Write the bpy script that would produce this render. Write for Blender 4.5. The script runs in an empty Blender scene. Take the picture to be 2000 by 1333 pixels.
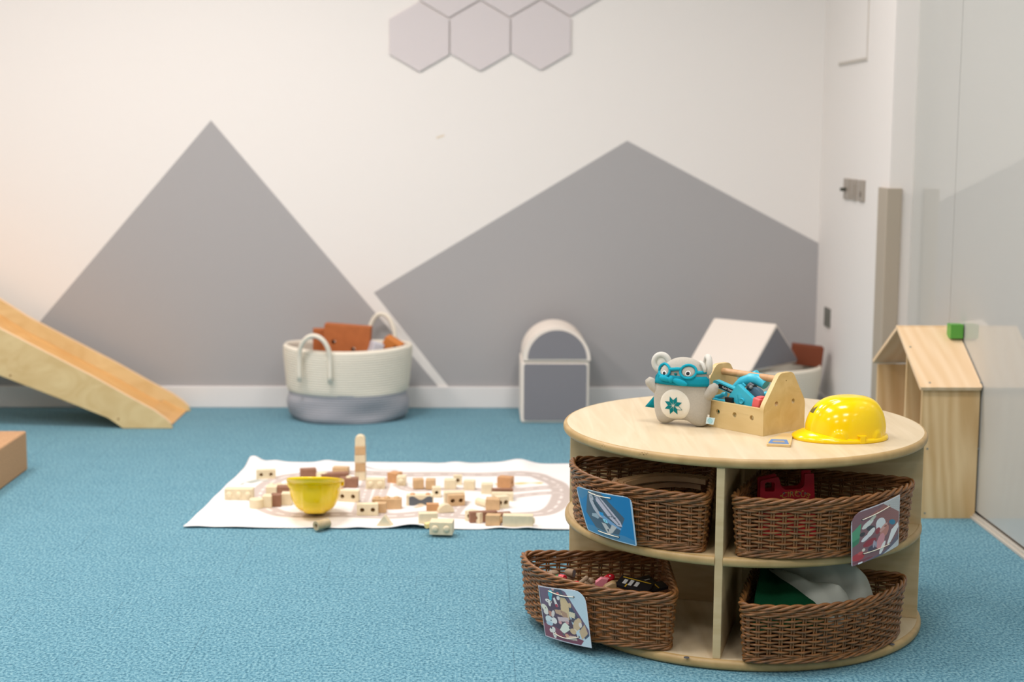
import bpy, math, random
import numpy as np
from mathutils import Vector, Matrix
from mathutils.geometry import tessellate_polygon
random.seed(7)
scn = bpy.context.scene
col = scn.collection
PI = math.pi

# ------------------------------------------------------------------ camera
F_PX, YAW, PITCH, ROLL, CAM_Z = 3010.7, 0.0234, 0.13236, 0.005758, 1.2
_cy, _sy, _cp, _sp = math.cos(YAW), math.sin(YAW), math.cos(PITCH), math.sin(PITCH)
_fw = Vector((_sy*_cp, _cy*_cp, -_sp)); _r = Vector((_cy, -_sy, 0)); _u = _r.cross(_fw)
_rt = math.cos(ROLL)*_r + math.sin(ROLL)*_u; _up = -math.sin(ROLL)*_r + math.cos(ROLL)*_u
cam_data = bpy.data.cameras.new('camera'); cam = bpy.data.objects.new('camera', cam_data); col.objects.link(cam)
M = Matrix((_rt, _up, -_fw)).transposed().to_4x4(); M.translation = (0, 0, CAM_Z)
cam.matrix_world = M
cam_data.sensor_width = 36; cam_data.lens = F_PX/2000*36
cam_data.clip_start = 0.05; cam_data.clip_end = 50
cam_data.dof.use_dof = True; cam_data.dof.focus_distance = 3.6; cam_data.dof.aperture_fstop = 2.9
scn.camera = cam

# ------------------------------------------------------------------ world, lamps, exposure
w = bpy.data.worlds.new('world'); scn.world = w; w.use_nodes = True
w.node_tree.nodes['Background'].inputs[0].default_value = (1, 1, 1, 1)
w.node_tree.nodes['Background'].inputs[1].default_value = 0.0
scn.view_settings.view_transform = 'Standard'; scn.view_settings.look = 'None'
scn.view_settings.gamma = 1; scn.view_settings.exposure = 0.0
scn.view_settings.use_curve_mapping = False
CEIL = 2.75
def ceiling_lamp(x, y, watt, size=0.6, colr=(1, .945, .885)):
    l = bpy.data.lights.new('ceiling_panel_lamp', 'AREA'); l.shape = 'SQUARE'; l.size = size
    l.energy = watt*.97; l.color = colr; l.spread = math.radians(175)
    o = bpy.data.objects.new('ceiling_panel_lamp', l); col.objects.link(o); o.location = (x, y, CEIL-.03)
WARM = (1, .87, .82); NEUT = (1, .917, .890); COOL = (1, .932, .915)
for x, y, e, c in [(-2.2, 4.95, 33, WARM), (-0.9, 5.05, 36, NEUT), (0.7, 5.1, 14, NEUT),
                   (-2.2, 3.4, 22, WARM), (-0.6, 3.2, 22, NEUT), (0.75, 3.3, 20, COOL),
                   (-2.2, 1.2, 22, NEUT), (-0.6, 1.2, 22, COOL), (0.9, 1.2, 20, COOL),
                   (-1.2, -1.0, 22, COOL), (0.7, -1.0, 20, COOL)]:
    ceiling_lamp(x, y, e, .55, c)

# ------------------------------------------------------------------ geometry helpers
def ray(px, py):
    d = _fw*F_PX + _rt*(px-1000) - _up*(py-666.5)
    return d/d.y
def at(px, py, z=0.0):            # the point of the level z seen at a place of the photo
    d = ray(px, py); t = (z-CAM_Z)/d.z
    return Vector((d.x*t, t, z))
def atY(px, py, Y):               # the point of the upright plane Y
    d = ray(px, py); return Vector((d.x*Y, Y, CAM_Z+d.z*Y))
def lin(c):
    return tuple(((v/255)/12.92 if v/255 <= .04045 else ((v/255+.055)/1.055)**2.4) for v in c)

class MB:
    def __init__(s): s.v = []; s.f = []; s.m = []
    def add(s, vs, fs, mi=0):
        b = len(s.v); s.v += [tuple(v) for v in vs]; s.f += [tuple(i+b for i in f) for f in fs]; s.m += [mi]*len(fs)
    def box(s, c, d, rot=None, mi=0):
        x, y, z = d[0]/2, d[1]/2, d[2]/2
        vs = [Vector(p) for p in [(-x,-y,-z),(x,-y,-z),(x,y,-z),(-x,y,-z),(-x,-y,z),(x,-y,z),(x,y,z),(-x,y,z)]]
        if rot is not None: vs = [rot @ v for v in vs]
        c = Vector(c)
        s.add([v+c for v in vs], [(0,3,2,1),(4,5,6,7),(0,1,5,4),(1,2,6,5),(2,3,7,6),(3,0,4,7)], mi)
    def tube(s, pts, r, n=8, closed=False, caps=True, mi=0, flat=1.0):
        P = [Vector(p) for p in pts]; N = len(P)
        rr = r if hasattr(r, '__len__') else [r]*N
        rings = []; up = None
        for i in range(N):
            if closed: t = P[(i+1) % N]-P[i-1]
            else: t = P[min(i+1, N-1)]-P[max(i-1, 0)]
            if t.length < 1e-9: t = Vector((0,0,1))
            t.normalize()
            if up is None:
                up = Vector((0,0,1)) if abs(t.z) < .9 else Vector((1,0,0))
            a = up - t*up.dot(t)
            if a.length < 1e-6: a = t.orthogonal()
            a.normalize(); up = a; b = t.cross(a)
            rings.append([P[i]+(a*math.cos(2*PI*k/n)*flat+b*math.sin(2*PI*k/n))*rr[i] for k in range(n)])
        vs = [v for rg in rings for v in rg]; fs = []
        for i in range(N if closed else N-1):
            j = (i+1) % N
            for k in range(n):
                l = (k+1) % n
                fs.append((i*n+k, i*n+l, j*n+l, j*n+k))
        if not closed and caps:
            fs.append(tuple(range(n-1, -1, -1))); fs.append(tuple((N-1)*n+k for k in range(n)))
        s.add(vs, fs, mi)
    def lathe(s, prof, n=32, c=(0,0,0), mi=0, sx=1, sy=1):
        vs = []; fs = []; m = len(prof)
        for i in range(n):
            a = 2*PI*i/n
            for r, z in prof: vs.append((c[0]+r*math.cos(a)*sx, c[1]+r*math.sin(a)*sy, c[2]+z))
        for i in range(n):
            j = (i+1) % n
            for k in range(m-1):
                q = (i*m+k, j*m+k, j*m+k+1, i*m+k+1)
                if prof[k][0] < 1e-9: q = (q[0], q[2], q[3])
                elif prof[k+1][0] < 1e-9: q = (q[0], q[1], q[2])
                fs.append(q)
        s.add(vs, fs, mi)
    def prism(s, loops, a, b, X=None, mi=0):
        """flat outline (first loop) with holes, pulled from a to b along the third axis; X maps (u,v,w) to space"""
        X = X or (lambda u, v, w_: (u, v, w_))
        lp = [[Vector((p[0], p[1], 0)) for p in l] for l in loops]
        tri = tessellate_polygon(lp); flat = [p for l in lp for p in l]; n = len(flat)
        vs = [X(p.x, p.y, a) for p in flat]+[X(p.x, p.y, b) for p in flat]; fs = []
        for t in tri:
            p, q, r = [flat[i] for i in t]
            if (q-p).cross(r-p).z < 0: t = (t[0], t[2], t[1])
            fs.append((t[2], t[1], t[0])); fs.append((t[0]+n, t[1]+n, t[2]+n))
        o = 0
        for li, l in enumerate(lp):
            k = len(l); ar = sum(l[i].x*l[(i+1) % k].y-l[(i+1) % k].x*l[i].y for i in range(k))
            for i in range(k):
                j = (i+1) % k
                f = (o+i, o+j, o+j+n, o+i+n)
                if (ar < 0) != (li > 0): f = f[::-1]
                fs.append(f)
            o += k
        s.add(vs, fs, mi)
    def build(s, name, mat, parent=None, smooth=False, bevel=0, seg=2, sub=0, loc=None, angle=40):
        me = bpy.data.meshes.new(name); me.from_pydata(s.v, [], s.f); me.update()
        mats = mat if isinstance(mat, (list, tuple)) else [mat]
        for mm in mats: me.materials.append(mm)
        if len(mats) > 1: me.polygons.foreach_set('material_index', s.m)
        o = bpy.data.objects.new(name, me); col.objects.link(o)
        if parent: o.parent = parent
        if loc is not None: o.location = loc
        if smooth:
            me.polygons.foreach_set('use_smooth', [True]*len(me.polygons))
            if smooth != 'all': me.set_sharp_from_angle(angle=math.radians(angle))
        if bevel:
            m = o.modifiers.new('bevel', 'BEVEL'); m.width = bevel; m.segments = seg; m.limit_method = 'ANGLE'
            m.angle_limit = math.radians(35); m.harden_normals = False
        if sub:
            m = o.modifiers.new('sub', 'SUBSURF'); m.levels = sub; m.render_levels = sub
        return o

def empty(name, loc, rz=0, rot=None):
    o = bpy.data.objects.new(name, None); col.objects.link(o); o.location = loc
    o.rotation_euler = rot if rot else (0, 0, rz); o.empty_display_size = .05
    return o
def tag(o, label, cat, group=None, kind=None):
    if label: o['label'] = label
    if cat: o['category'] = cat
    if group: o['group'] = group
    if kind: o['kind'] = kind
    return o
def circle(cx, cy, r, n=20, ry=None):
    ry = ry or r
    return [(cx+r*math.cos(2*PI*i/n), cy+ry*math.sin(2*PI*i/n)) for i in range(n)]
def round_poly(pts, r, n=5):
    out = []; N = len(pts)
    rs = r if hasattr(r, '__len__') else [r]*N
    for i in range(N):
        p = Vector(pts[i][:2]); a = Vector(pts[i-1][:2])-p; b = Vector(pts[(i+1) % N][:2])-p
        d = min(rs[i], a.length*.49, b.length*.49)
        if d <= 0: out.append((p.x, p.y)); continue
        p0 = p+a.normalized()*d; p1 = p+b.normalized()*d
        for k in range(n+1):
            t = k/n; q = p0*(1-t)**2+p*2*t*(1-t)+p1*t*t; out.append((q.x, q.y))
    return out
def rect(x0, y0, x1, y1): return [(x0, y0), (x1, y0), (x1, y1), (x0, y1)]

# ------------------------------------------------------------------ materials
def new_mat(name):
    m = bpy.data.materials.new(name); m.use_nodes = True
    nt = m.node_tree; return m, nt, nt.nodes['Principled BSDF']
def plain(name, c, rough=.5, spec=.5, bump=0, bscale=200, var=0, vscale=20, sheen=0, coat=0):
    m, nt, b = new_mat(name)
    c = lin(c); b.inputs['Base Color'].default_value = (*c, 1); b.inputs['Roughness'].default_value = rough
    b.inputs['Specular IOR Level'].default_value = spec
    if sheen: b.inputs['Sheen Weight'].default_value = sheen
    if coat: b.inputs['Coat Weight'].default_value = coat; b.inputs['Coat Roughness'].default_value = .08
    if bump or var: tc = nt.nodes.new('ShaderNodeTexCoord')
    if var:
        n = nt.nodes.new('ShaderNodeTexNoise'); n.inputs['Scale'].default_value = vscale; n.inputs['Detail'].default_value = 5
        nt.links.new(tc.outputs['Object'], n.inputs['Vector'])
        r = nt.nodes.new('ShaderNodeValToRGB')
        r.color_ramp.elements[0].position = .3; r.color_ramp.elements[1].position = .7
        r.color_ramp.elements[0].color = (*[v*(1-var) for v in c], 1)
        r.color_ramp.elements[1].color = (*[min(1, v*(1+var)) for v in c], 1)
        nt.links.new(n.outputs['Fac'], r.inputs[0]); nt.links.new(r.outputs[0], b.inputs['Base Color'])
    if bump:
        n = nt.nodes.new('ShaderNodeTexNoise'); n.inputs['Scale'].default_value = bscale; n.inputs['Detail'].default_value = 3
        nt.links.new(tc.outputs['Object'], n.inputs['Vector'])
        bp = nt.nodes.new('ShaderNodeBump'); bp.inputs['Strength'].default_value = bump; bp.inputs['Distance'].default_value = .002
        nt.links.new(n.outputs['Fac'], bp.inputs['Height']); nt.links.new(bp.outputs[0], b.inputs['Normal'])
    return m
def wood(name, c1, c2, stretch=(1, 14, 14), scale=3.0, rough=.45, rings=0, distort=1.2, lo=.35, hi=.68):
    m, nt, b = new_mat(name); b.inputs['Roughness'].default_value = rough
    tc = nt.nodes.new('ShaderNodeTexCoord'); mp = nt.nodes.new('ShaderNodeMapping')
    mp.inputs['Scale'].default_value = stretch
    nt.links.new(tc.outputs['Object'], mp.inputs[0])
    n = nt.nodes.new('ShaderNodeTexNoise'); n.inputs['Scale'].default_value = scale
    n.inputs['Detail'].default_value = 6; n.inputs['Distortion'].default_value = distort
    nt.links.new(mp.outputs[0], n.inputs['Vector']); src = n.outputs['Fac']
    if rings:
        wv = nt.nodes.new('ShaderNodeTexWave'); wv.wave_type = 'BANDS'; wv.bands_direction = 'DIAGONAL'
        wv.inputs['Scale'].default_value = rings; wv.inputs['Distortion'].default_value = 14
        wv.inputs['Detail'].default_value = 2; wv.inputs['Detail Scale'].default_value = .6
        nt.links.new(mp.outputs[0], wv.inputs['Vector'])
        mx = nt.nodes.new('ShaderNodeMix'); mx.inputs[0].default_value = .28
        nt.links.new(n.outputs['Fac'], mx.inputs[2]); nt.links.new(wv.outputs['Fac'], mx.inputs[3]); src = mx.outputs[0]
    r = nt.nodes.new('ShaderNodeValToRGB')
    r.color_ramp.elements[0].position = lo; r.color_ramp.elements[1].position = hi
    r.color_ramp.elements[0].color = (*lin(c2), 1); r.color_ramp.elements[1].color = (*lin(c1), 1)
    nt.links.new(src, r.inputs[0]); nt.links.new(r.outputs[0], b.inputs['Base Color'])
    return m
def vcol_mat(name, rough=.5, spec=.5, bump=0, bscale=300, coat=0):
    m, nt, b = new_mat(name); b.inputs['Roughness'].default_value = rough
    b.inputs['Specular IOR Level'].default_value = spec
    if coat: b.inputs['Coat Weight'].default_value = coat; b.inputs['Coat Roughness'].default_value = .12
    a = nt.nodes.new('ShaderNodeVertexColor'); a.layer_name = 'print'
    nt.links.new(a.outputs[0], b.inputs['Base Color'])
    if bump:
        tc = nt.nodes.new('ShaderNodeTexCoord'); n = nt.nodes.new('ShaderNodeTexNoise'); n.inputs['Scale'].default_value = bscale
        nt.links.new(tc.outputs['Object'], n.inputs['Vector']); bp = nt.nodes.new('ShaderNodeBump')
        bp.inputs['Strength'].default_value = bump; bp.inputs['Distance'].default_value = .001
        nt.links.new(n.outputs['Fac'], bp.inputs['Height']); nt.links.new(bp.outputs[0], b.inputs['Normal'])
    return m
SEAM0 = (-.912, 6.103)
def carpet():
    m, nt, b = new_mat('blue_carpet'); b.inputs['Roughness'].default_value = .95; b.inputs['Specular IOR Level'].default_value = .15
    b.inputs['Sheen Weight'].default_value = .15
    tc = nt.nodes.new('ShaderNodeTexCoord')
    def noise(sc, det, st=(1, 1, 1)):
        mp = nt.nodes.new('ShaderNodeMapping'); mp.inputs['Scale'].default_value = st
        nt.links.new(tc.outputs['Object'], mp.inputs[0])
        n = nt.nodes.new('ShaderNodeTexNoise'); n.inputs['Scale'].default_value = sc; n.inputs['Detail'].default_value = det
        n.inputs['Roughness'].default_value = .65
        nt.links.new(mp.outputs[0], n.inputs['Vector']); return n.outputs['Fac']
    f1 = noise(150, 4, (1, .7, 1)); f2 = noise(9, 3)
    mx = nt.nodes.new('ShaderNodeMix'); mx.inputs[0].default_value = .06
    nt.links.new(f1, mx.inputs[2]); nt.links.new(f2, mx.inputs[3])
    r = nt.nodes.new('ShaderNodeValToRGB'); e = r.color_ramp.elements
    e[0].position = .38; e[0].color = (*lin((50, 104, 124)), 1); e[1].position = .64; e[1].color = (*lin((132, 176, 187)), 1)
    k = e.new(.5); k.color = (*lin((92, 146, 165)), 1)
    nt.links.new(mx.outputs[0], r.inputs[0])
    # seams between the carpet planks, worn open here and there
    sp = nt.nodes.new('ShaderNodeSeparateXYZ'); nt.links.new(tc.outputs['Object'], sp.inputs[0])
    def mth(op, a, bb=None):
        n = nt.nodes.new('ShaderNodeMath'); n.operation = op
        for i, v in enumerate((a, bb)):
            if v is None: continue
            if isinstance(v, (int, float)): n.inputs[i].default_value = v
            else: nt.links.new(v, n.inputs[i])
        return n.outputs[0]
    cx, cy = SEAM0
    sx = mth('LESS_THAN', mth('FRACT', mth('DIVIDE', mth('ADD', sp.outputs[0], 40-cx), .25)), .010)
    sy = mth('LESS_THAN', mth('FRACT', mth('DIVIDE', mth('ADD', sp.outputs[1], 40-cy), 1.0)), .004)
    open_ = mth('GREATER_THAN', noise(2.3, 1), .56)
    seam = mth('MULTIPLY', mth('MULTIPLY', mth('MAXIMUM', sx, sy), open_), .38)
    dk = nt.nodes.new('ShaderNodeMix'); dk.data_type = 'RGBA'; dk.inputs['B'].default_value = (*lin((30, 74, 92)), 1)
    nt.links.new(seam, dk.inputs['Factor']); nt.links.new(r.outputs[0], dk.inputs['A']); nt.links.new(dk.outputs['Result'], b.inputs['Base Color'])
    bp = nt.nodes.new('ShaderNodeBump'); bp.inputs['Strength'].default_value = .5; bp.inputs['Distance'].default_value = .004
    nt.links.new(f1, bp.inputs['Height']); nt.links.new(bp.outputs[0], b.inputs['Normal'])
    return m

WHITE_WALL = plain('white_wall_paint', (236, 232, 227), .7, .3, bump=.05, bscale=60)
MOUNT = plain('grey_wall_paint', (171, 169, 169), .65, .3, bump=.05, bscale=60)
SKIRT = plain('white_gloss_paint', (232, 229, 226), .4)
CEILM = plain('darkened_ceiling', (176, 174, 170), .9)  # unseen ceiling, toned grey to cut bounce light and deepen shadows
FRONTM = plain('darkened_front_wall', (140, 132, 124), .8)  # wall behind the camera, darkened so it returns less fill light
CARPET = carpet()
MAPLE_TOP = wood('maple_laminate', (219, 203, 172), (206, 187, 152), (14, 1.0, 14), 2.2, .42, lo=.3, hi=.72)
MAPLE = wood('maple_board', (214, 191, 148), (198, 172, 126), (3, 3, 14), 2.0, .45, lo=.3, hi=.72)
MAPLE_EDGE = wood('maple_edge', (190, 160, 108), (172, 142, 90), (4, 4, 4), 3.0, .42)
PINE = wood('pine_board', (236, 208, 160), (208, 172, 118), (9, 9, 1.0), 1.6, .5, rings=1.3, lo=.25, hi=.75)
PINE_ROOF = wood('pine_roof_board', (246, 220, 184), (232, 198, 152), (9, 1, 1), 1.6, .5, rings=1.3, lo=.2, hi=.75)
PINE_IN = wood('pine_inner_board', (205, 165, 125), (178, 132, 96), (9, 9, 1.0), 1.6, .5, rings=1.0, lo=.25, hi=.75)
BIRCH = wood('birch_ply', (226, 203, 152), (212, 184, 130), (2, 6, 3), 2.6, .42, distort=2)
BIRCH_CHUTE = wood('slide_chute_ply', (232, 184, 118), (218, 166, 100), (2, 6, 3), 2.2, .35, distort=2)
PLY_EDGE = plain('ply_edge', (240, 208, 165), .5)
TOOLWOOD = wood('toolbox_ply', (220, 196, 142), (208, 181, 124), (10, 2, 10), 2.4, .45, distort=1)
DOWEL = wood('dowel_wood', (206, 163, 116), (190, 146, 100), (2, 14, 14), 2.5, .45)
BL_LIGHT = plain('pale_block_wood', (230, 216, 182), .55, var=.05, vscale=60)
BL_TAN = plain('tan_block_wood', (206, 172, 128), .55, var=.07, vscale=60)
BL_ORANGE = plain('orange_block_wood', (204, 154, 106), .55, var=.07, vscale=60)
BL_BROWN = plain('brown_block_wood', (144, 102, 78), .55, var=.08, vscale=60)
HOLE = plain('drilled_hole', (150, 110, 62), .8)
WICKER = plain('brown_wicker', (130, 86, 46), .36, .5, var=.36, vscale=45)
YELLOW = plain('yellow_plastic', (253, 212, 0), .14, .5)
YELLOW.node_tree.nodes['Principled BSDF'].inputs['Subsurface Weight'].default_value = .2
YELLOW.node_tree.nodes['Principled BSDF'].inputs['Subsurface Radius'].default_value = (.02, .015, .002)
SCREW = plain('steel_screw', (120, 128, 128), .4)
ROPE_W = plain('white_cotton_rope', (228, 222, 206), .9, .2, bump=.3, bscale=120)
ROPE_G = plain('grey_cotton_rope', (164, 165, 171), .9, .2, bump=.3, bscale=120)
GREYFAB = plain('grey_soft_vinyl', (132, 131, 136), .7, .3, bump=.2, bscale=400)
WHITEFAB = plain('cream_soft_vinyl', (240, 230, 218), .6, .3)
BRICK = plain('brown_foam_brick', (178, 104, 60), .8, .2, var=.08, vscale=30)
BRICK_D = plain('dark_brown_foam_brick', (126, 68, 46), .8, .2)
BLACK = plain('black_plastic', (26, 26, 30), .35)
CREAM_STR = plain('cream_string', (236, 228, 208), .8)

# ------------------------------------------------------------------ room shell
YB = 6.763; XW = 1.508; XG = 1.593; XL = -3.6; YF = -2.6; YC = 5.622
def struct(mb, name, mat, **k):
    o = mb.build(name, mat, **k); o['kind'] = 'structure'; return o
mb = MB(); mb.box(((XL+XG)/2+.5, (YF+YB)/2, -.05), (XG-XL+1.2, YB-YF+.4, .1)); struct(mb, 'floor', CARPET)
mb = MB(); mb.box(((XL+XG)/2+.5, (YF+YB)/2, CEIL+.05), (XG-XL+1.2, YB-YF+.4, .1)); struct(mb, 'ceiling', CEILM)
mb = MB(); mb.box((XL-.05, (YF+YB)/2, CEIL/2), (.1, YB-YF+.2, CEIL)); struct(mb, 'wall_left', WHITE_WALL)
mb = MB(); mb.box(((XL+XG)/2, YF-.05, CEIL/2), (XG-XL+.4, .1, CEIL)); struct(mb, 'wall_front', FRONTM)
def wallXZ(px, py): p = atY(px, py, YB); return (p.x, p.z)
SK = .095
def meet(a, b, z):           # point on line a-b at height z
    t = (z-a[1])/(b[1]-a[1]); return (a[0]+(b[0]-a[0])*t, z)
aL = wallXZ(412, 235); l1 = wallXZ(75, 632); r1 = wallXZ(723.5, 600)
mtnL = [meet(aL, l1, 0), meet(aL, r1, 0), aL]
aR = wallXZ(1225, 275); r0 = wallXZ(730, 572); rr = wallXZ(1600, 474); r2 = wallXZ(840, 710.7)
mtnR = [meet(r0, r2, 0), (XW, 0), (XW, rr[1]-.003), aR, r0]
mb = MB()
xa, xb = XL-.1, XW+.3
# front skin of the wall in pieces: white paint round the two grey painted mountains
outline = [(xa, 0), mtnL[0], aL, mtnL[1], mtnR[0], r0, aR, (XW, rr[1]-.003), (xb, rr[1]-.003), (xb, CEIL), (xa, CEIL)]
def skin(poly, mi):
    vs = [Vector((p[0], p[1], 0)) for p in poly]
    for t in tessellate_polygon([vs]):
        a, b, c = [vs[i] for i in t]
        q = [(p.x, YB, p.y) for p in (a, b, c)]
        if (b-a).cross(c-a).z < 0: q = [q[0], q[2], q[1]]
        mb.add(q, [(0, 1, 2)], mi)
skin(outline, 0); skin([mtnL[0], mtnL[1], aL], 1)
skin([mtnR[0], (XW, 0), (XW, rr[1]-.003), aR, r0], 1); skin([(XW, 0), (xb, 0), (xb, rr[1]-.003), (XW, rr[1]-.003)], 0)
mb.box(((xa+xb)/2, YB+.06, CEIL/2), (xb-xa, .116, CEIL), mi=0)
struct(mb, 'wall_back', [WHITE_WALL, MOUNT])
mb = MB(); mb.box(((XW+2.1)/2, (YC+YB)/2+.1, CEIL/2), (2.1-XW, YB-YC+.2, CEIL)); struct(mb, 'wall_right', WHITE_WALL)
mb = MB(); mb.box(((XL+XW)/2, YB-.007, SK/2), (XW-XL, .014, SK)); struct(mb, 'baseboard_back', SKIRT, bevel=.003)
mb = MB(); mb.box((XW-.006, (YC+YB)/2, SK/2), (.012, YB-YC, SK)); struct(mb, 'baseboard_right', SKIRT, bevel=.003)

# glass partition: painted-back panes with a clear polished face, standing in a floor rail
GLASS, nt, b = new_mat('painted_back_glass')
b.inputs['Base Color'].default_value = (*lin((191, 192, 187)), 1); b.inputs['Roughness'].default_value = .6
b.inputs['Specular IOR Level'].default_value = 0
b.inputs['Coat Weight'].default_value = 1; b.inputs['Coat Roughness'].default_value = .025; b.inputs['Coat IOR'].default_value = 1.52
for i, (y0, y1) in enumerate([(5.121, YC), (3.3, 5.117), (1.4, 3.296), (YF, 1.396)]):
    mb = MB(); mb.box((XG+.008, (y0+y1)/2, CEIL/2+.008), (.016, y1-y0, CEIL-.03)); struct(mb, 'window_%d' % (i+1), GLASS)
mb = MB(); mb.box((XG+.006, (YF+YC)/2, .004), (.05, YC-YF, .008)); mb.box((XG-.006, (YF+YC)/2, .010), (.010, YC-YF, .012))
struct(mb, 'trim_1', plain('aluminium_rail', (198, 192, 180), .35), bevel=.001)
mb = MB(); mb.box((XG+.07, (YF+YC)/2, CEIL/2), (.08, YC-YF, CEIL)); struct(mb, 'wall_behind_glass', WHITE_WALL)

# access hatch lines on the right wall
HATCH = plain('hatch_gap', (196, 190, 180), .8)
hroot = empty('access_hatch', (XW, 6.24, 1.509)); tag(hroot, 'flush white access hatch high on the right side wall', 'hatch')
mb = MB(); mb.box((-.0015, .0, .35), (.003, .44, .70)); mb.build('hatch_panel', WHITE_WALL, hroot)
mb = MB(); mb.box((-.003, 0, -.006), (.006, .46, .012)); mb.box((-.002, -.226, .35), (.004, .004, .70)); mb.build('hatch_frame', HATCH, hroot)

# switches, socket, corner guard
PLATE = plain('brushed_metal_plate', (160, 150, 138), .45)
def plate(y0, y1, z0, z1, name, label, cat, group=None, mat=PLATE, dark=False, tog=0):
    r = empty(name, (XW, (y0+y1)/2, (z0+z1)/2)); tag(r, label, cat, group)
    mb = MB(); mb.box((-.004, 0, 0), (.008, y1-y0, z1-z0)); mb.build('plate', mat, r, bevel=.002)
    mb = MB()
    if tog == 1: mb.box((-.018, .012, -.002), (.02, .022, .014)); mb.build('key_switch', plain('dark_key', (60, 62, 52), .5), r, bevel=.002)
    elif tog == 2:
        mb.box((-.0095, 0, 0), (.005, (y1-y0)*.55, (z1-z0)*.6)); mb.build('rocker', mat, r, bevel=.001)
    else:
        mb.box((-.009, 0, -.012), (.004, .014, .02)); mb.build('rocker', plain('rocker_grey', (128, 118, 108), .5), r, bevel=.001)
plate(6.207, 6.304, .952, 1.036, 'light_switch', 'metal wall plate with dark knob, leftmost of the three switch plates', 'switch', 'wall switches', tog=1)
plate(6.095, 6.186, .952, 1.036, 'light_switch', 'plain metal switch plate between the two other switch plates', 'switch', 'wall switches', tog=2)
plate(5.973, 6.061, .952, 1.036, 'light_switch', 'metal switch plate nearest the taupe corner guard', 'switch', 'wall switches', tog=3)
plate(6.484, 6.58, .395, .477, 'wall_socket', 'dark grey socket plate low on the side wall near the mountain mural', 'socket', mat=plain('dark_plate', (112, 112, 104), .5), tog=2)
GUARD = plain('taupe_corner_guard', (176, 165, 148), .6)
mb = MB(); g = [(XW-.012, YC+.115), (XW-.012, YC-.012), (XW+.045, YC-.012), (XW+.045, YC), (XW, YC), (XW, YC+.115)]
mb.prism([g], .0, 1.018); o = mb.build('corner_guard', GUARD, bevel=.003)
tag(o, 'tall taupe corner guard on the wall corner behind the playhouse', 'corner guard')

# hexagonal felt panels
FELT = plain('pale_grey_felt', (216, 209, 209), .95, .1, bump=.3, bscale=300)
hs = .1495
HC = [(819, 72.5, 'lower left of the pale hexagon felt panels'), (938, 71, 'lower middle of the pale hexagon felt panels'),
      (1056.5, 69.5, 'lower right of the pale hexagon felt panels, over the right mountain'),
      (877, -34, 'upper left hexagon felt panel, cut by the top of the photo'), (995.5, -35.5, 'upper middle hexagon felt panel, cut by the top of the photo'),
      (1114, -37, 'upper right hexagon felt panel, reaching furthest right')]
for px, py, lab in HC:
    c = atY(px, py, YB)
    mb = MB(); pts = [(hs*math.cos(PI/6+k*PI/3), hs*math.sin(PI/6+k*PI/3)) for k in range(6)]
    mb.prism([pts], 0, .012, lambda u, v, q: (u, -q, v))
    mb.v = [(v[0]*.992, v[1], v[2]*.992) for v in mb.v]
    o = mb.build('hexagonal_panel', FELT, bevel=.003, loc=(c.x, YB-.0005, c.z)); tag(o, lab, 'wall panel', 'hexagonal felt wall panels')
mb = MB(); mb.box((0, 0, 0), (.036, .001, .008), Matrix.Rotation(-.35, 3, 'Y'))
c = atY(860, 267, YB); o = mb.build('tape_strip', plain('old_tape', (226, 212, 190), .6), loc=(c.x, YB-.001, c.z)); tag(o, 'tiny cream strip of tape on the white wall between the mountains', 'tape')

# ------------------------------------------------------------------ round storage table
TC = Vector((.668, 3.785)); TR = .449; TH = .49; ANG = math.radians(254.0)
tbl = empty('round_storage_table', (TC.x, TC.y, 0)); tag(tbl, 'round maple storage table with four open quarter shelves full of wicker baskets', 'table')
def disc(z0, z1, r, rd=.006):
    n = 6
    pr = [(0, z0), (r-rd, z0)]+[(r-rd+rd*math.sin(a), z0+rd-rd*math.cos(a)) for a in [PI/2*k/n for k in range(1, n+1)]]
    pr += [(r-rd+rd*math.cos(a), z1-rd+rd*math.sin(a)) for a in [PI/2*k/n for k in range(n+1)]]+[(0, z1)]
    return pr
def table_disc(z0, z1, r, name):
    mb = MB(); rd = (z1-z0)*.42; pr = disc(z0, z1, r, rd); mb.lathe(pr, 128)
    m = len(pr)-1
    mb.m = [(0 if (k % m) == m-1 else 1) for k in range(len(mb.f))]
    return mb.build(name, [MAPLE_TOP, MAPLE_EDGE], tbl, smooth=True, angle=60)
table_disc(TH-.022, TH, TR, 'tabletop')
base = table_disc(0.001, .025, TR+.001, 'base')
ux, uy = Vector((math.cos(ANG), math.sin(ANG))), Vector((-math.sin(ANG), math.cos(ANG)))   # front divider direction, right divider direction
R3 = Matrix.Rotation(ANG, 3, 'Z')
for k in range(4):      # dividers, one board on each side of the centre
    rz = Matrix.Rotation(ANG+k*PI/2, 3, 'Z'); mb = MB()
    ln = TR-.009
    c = rz @ Vector((ln/2+.004, 0, 0)); mb.box((c.x, c.y, (.025+TH-.022)/2), (ln-.008, .0185, TH-.022-.025), rz)
    mb.build('divider_board', MAPLE, tbl, bevel=.0015)
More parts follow.
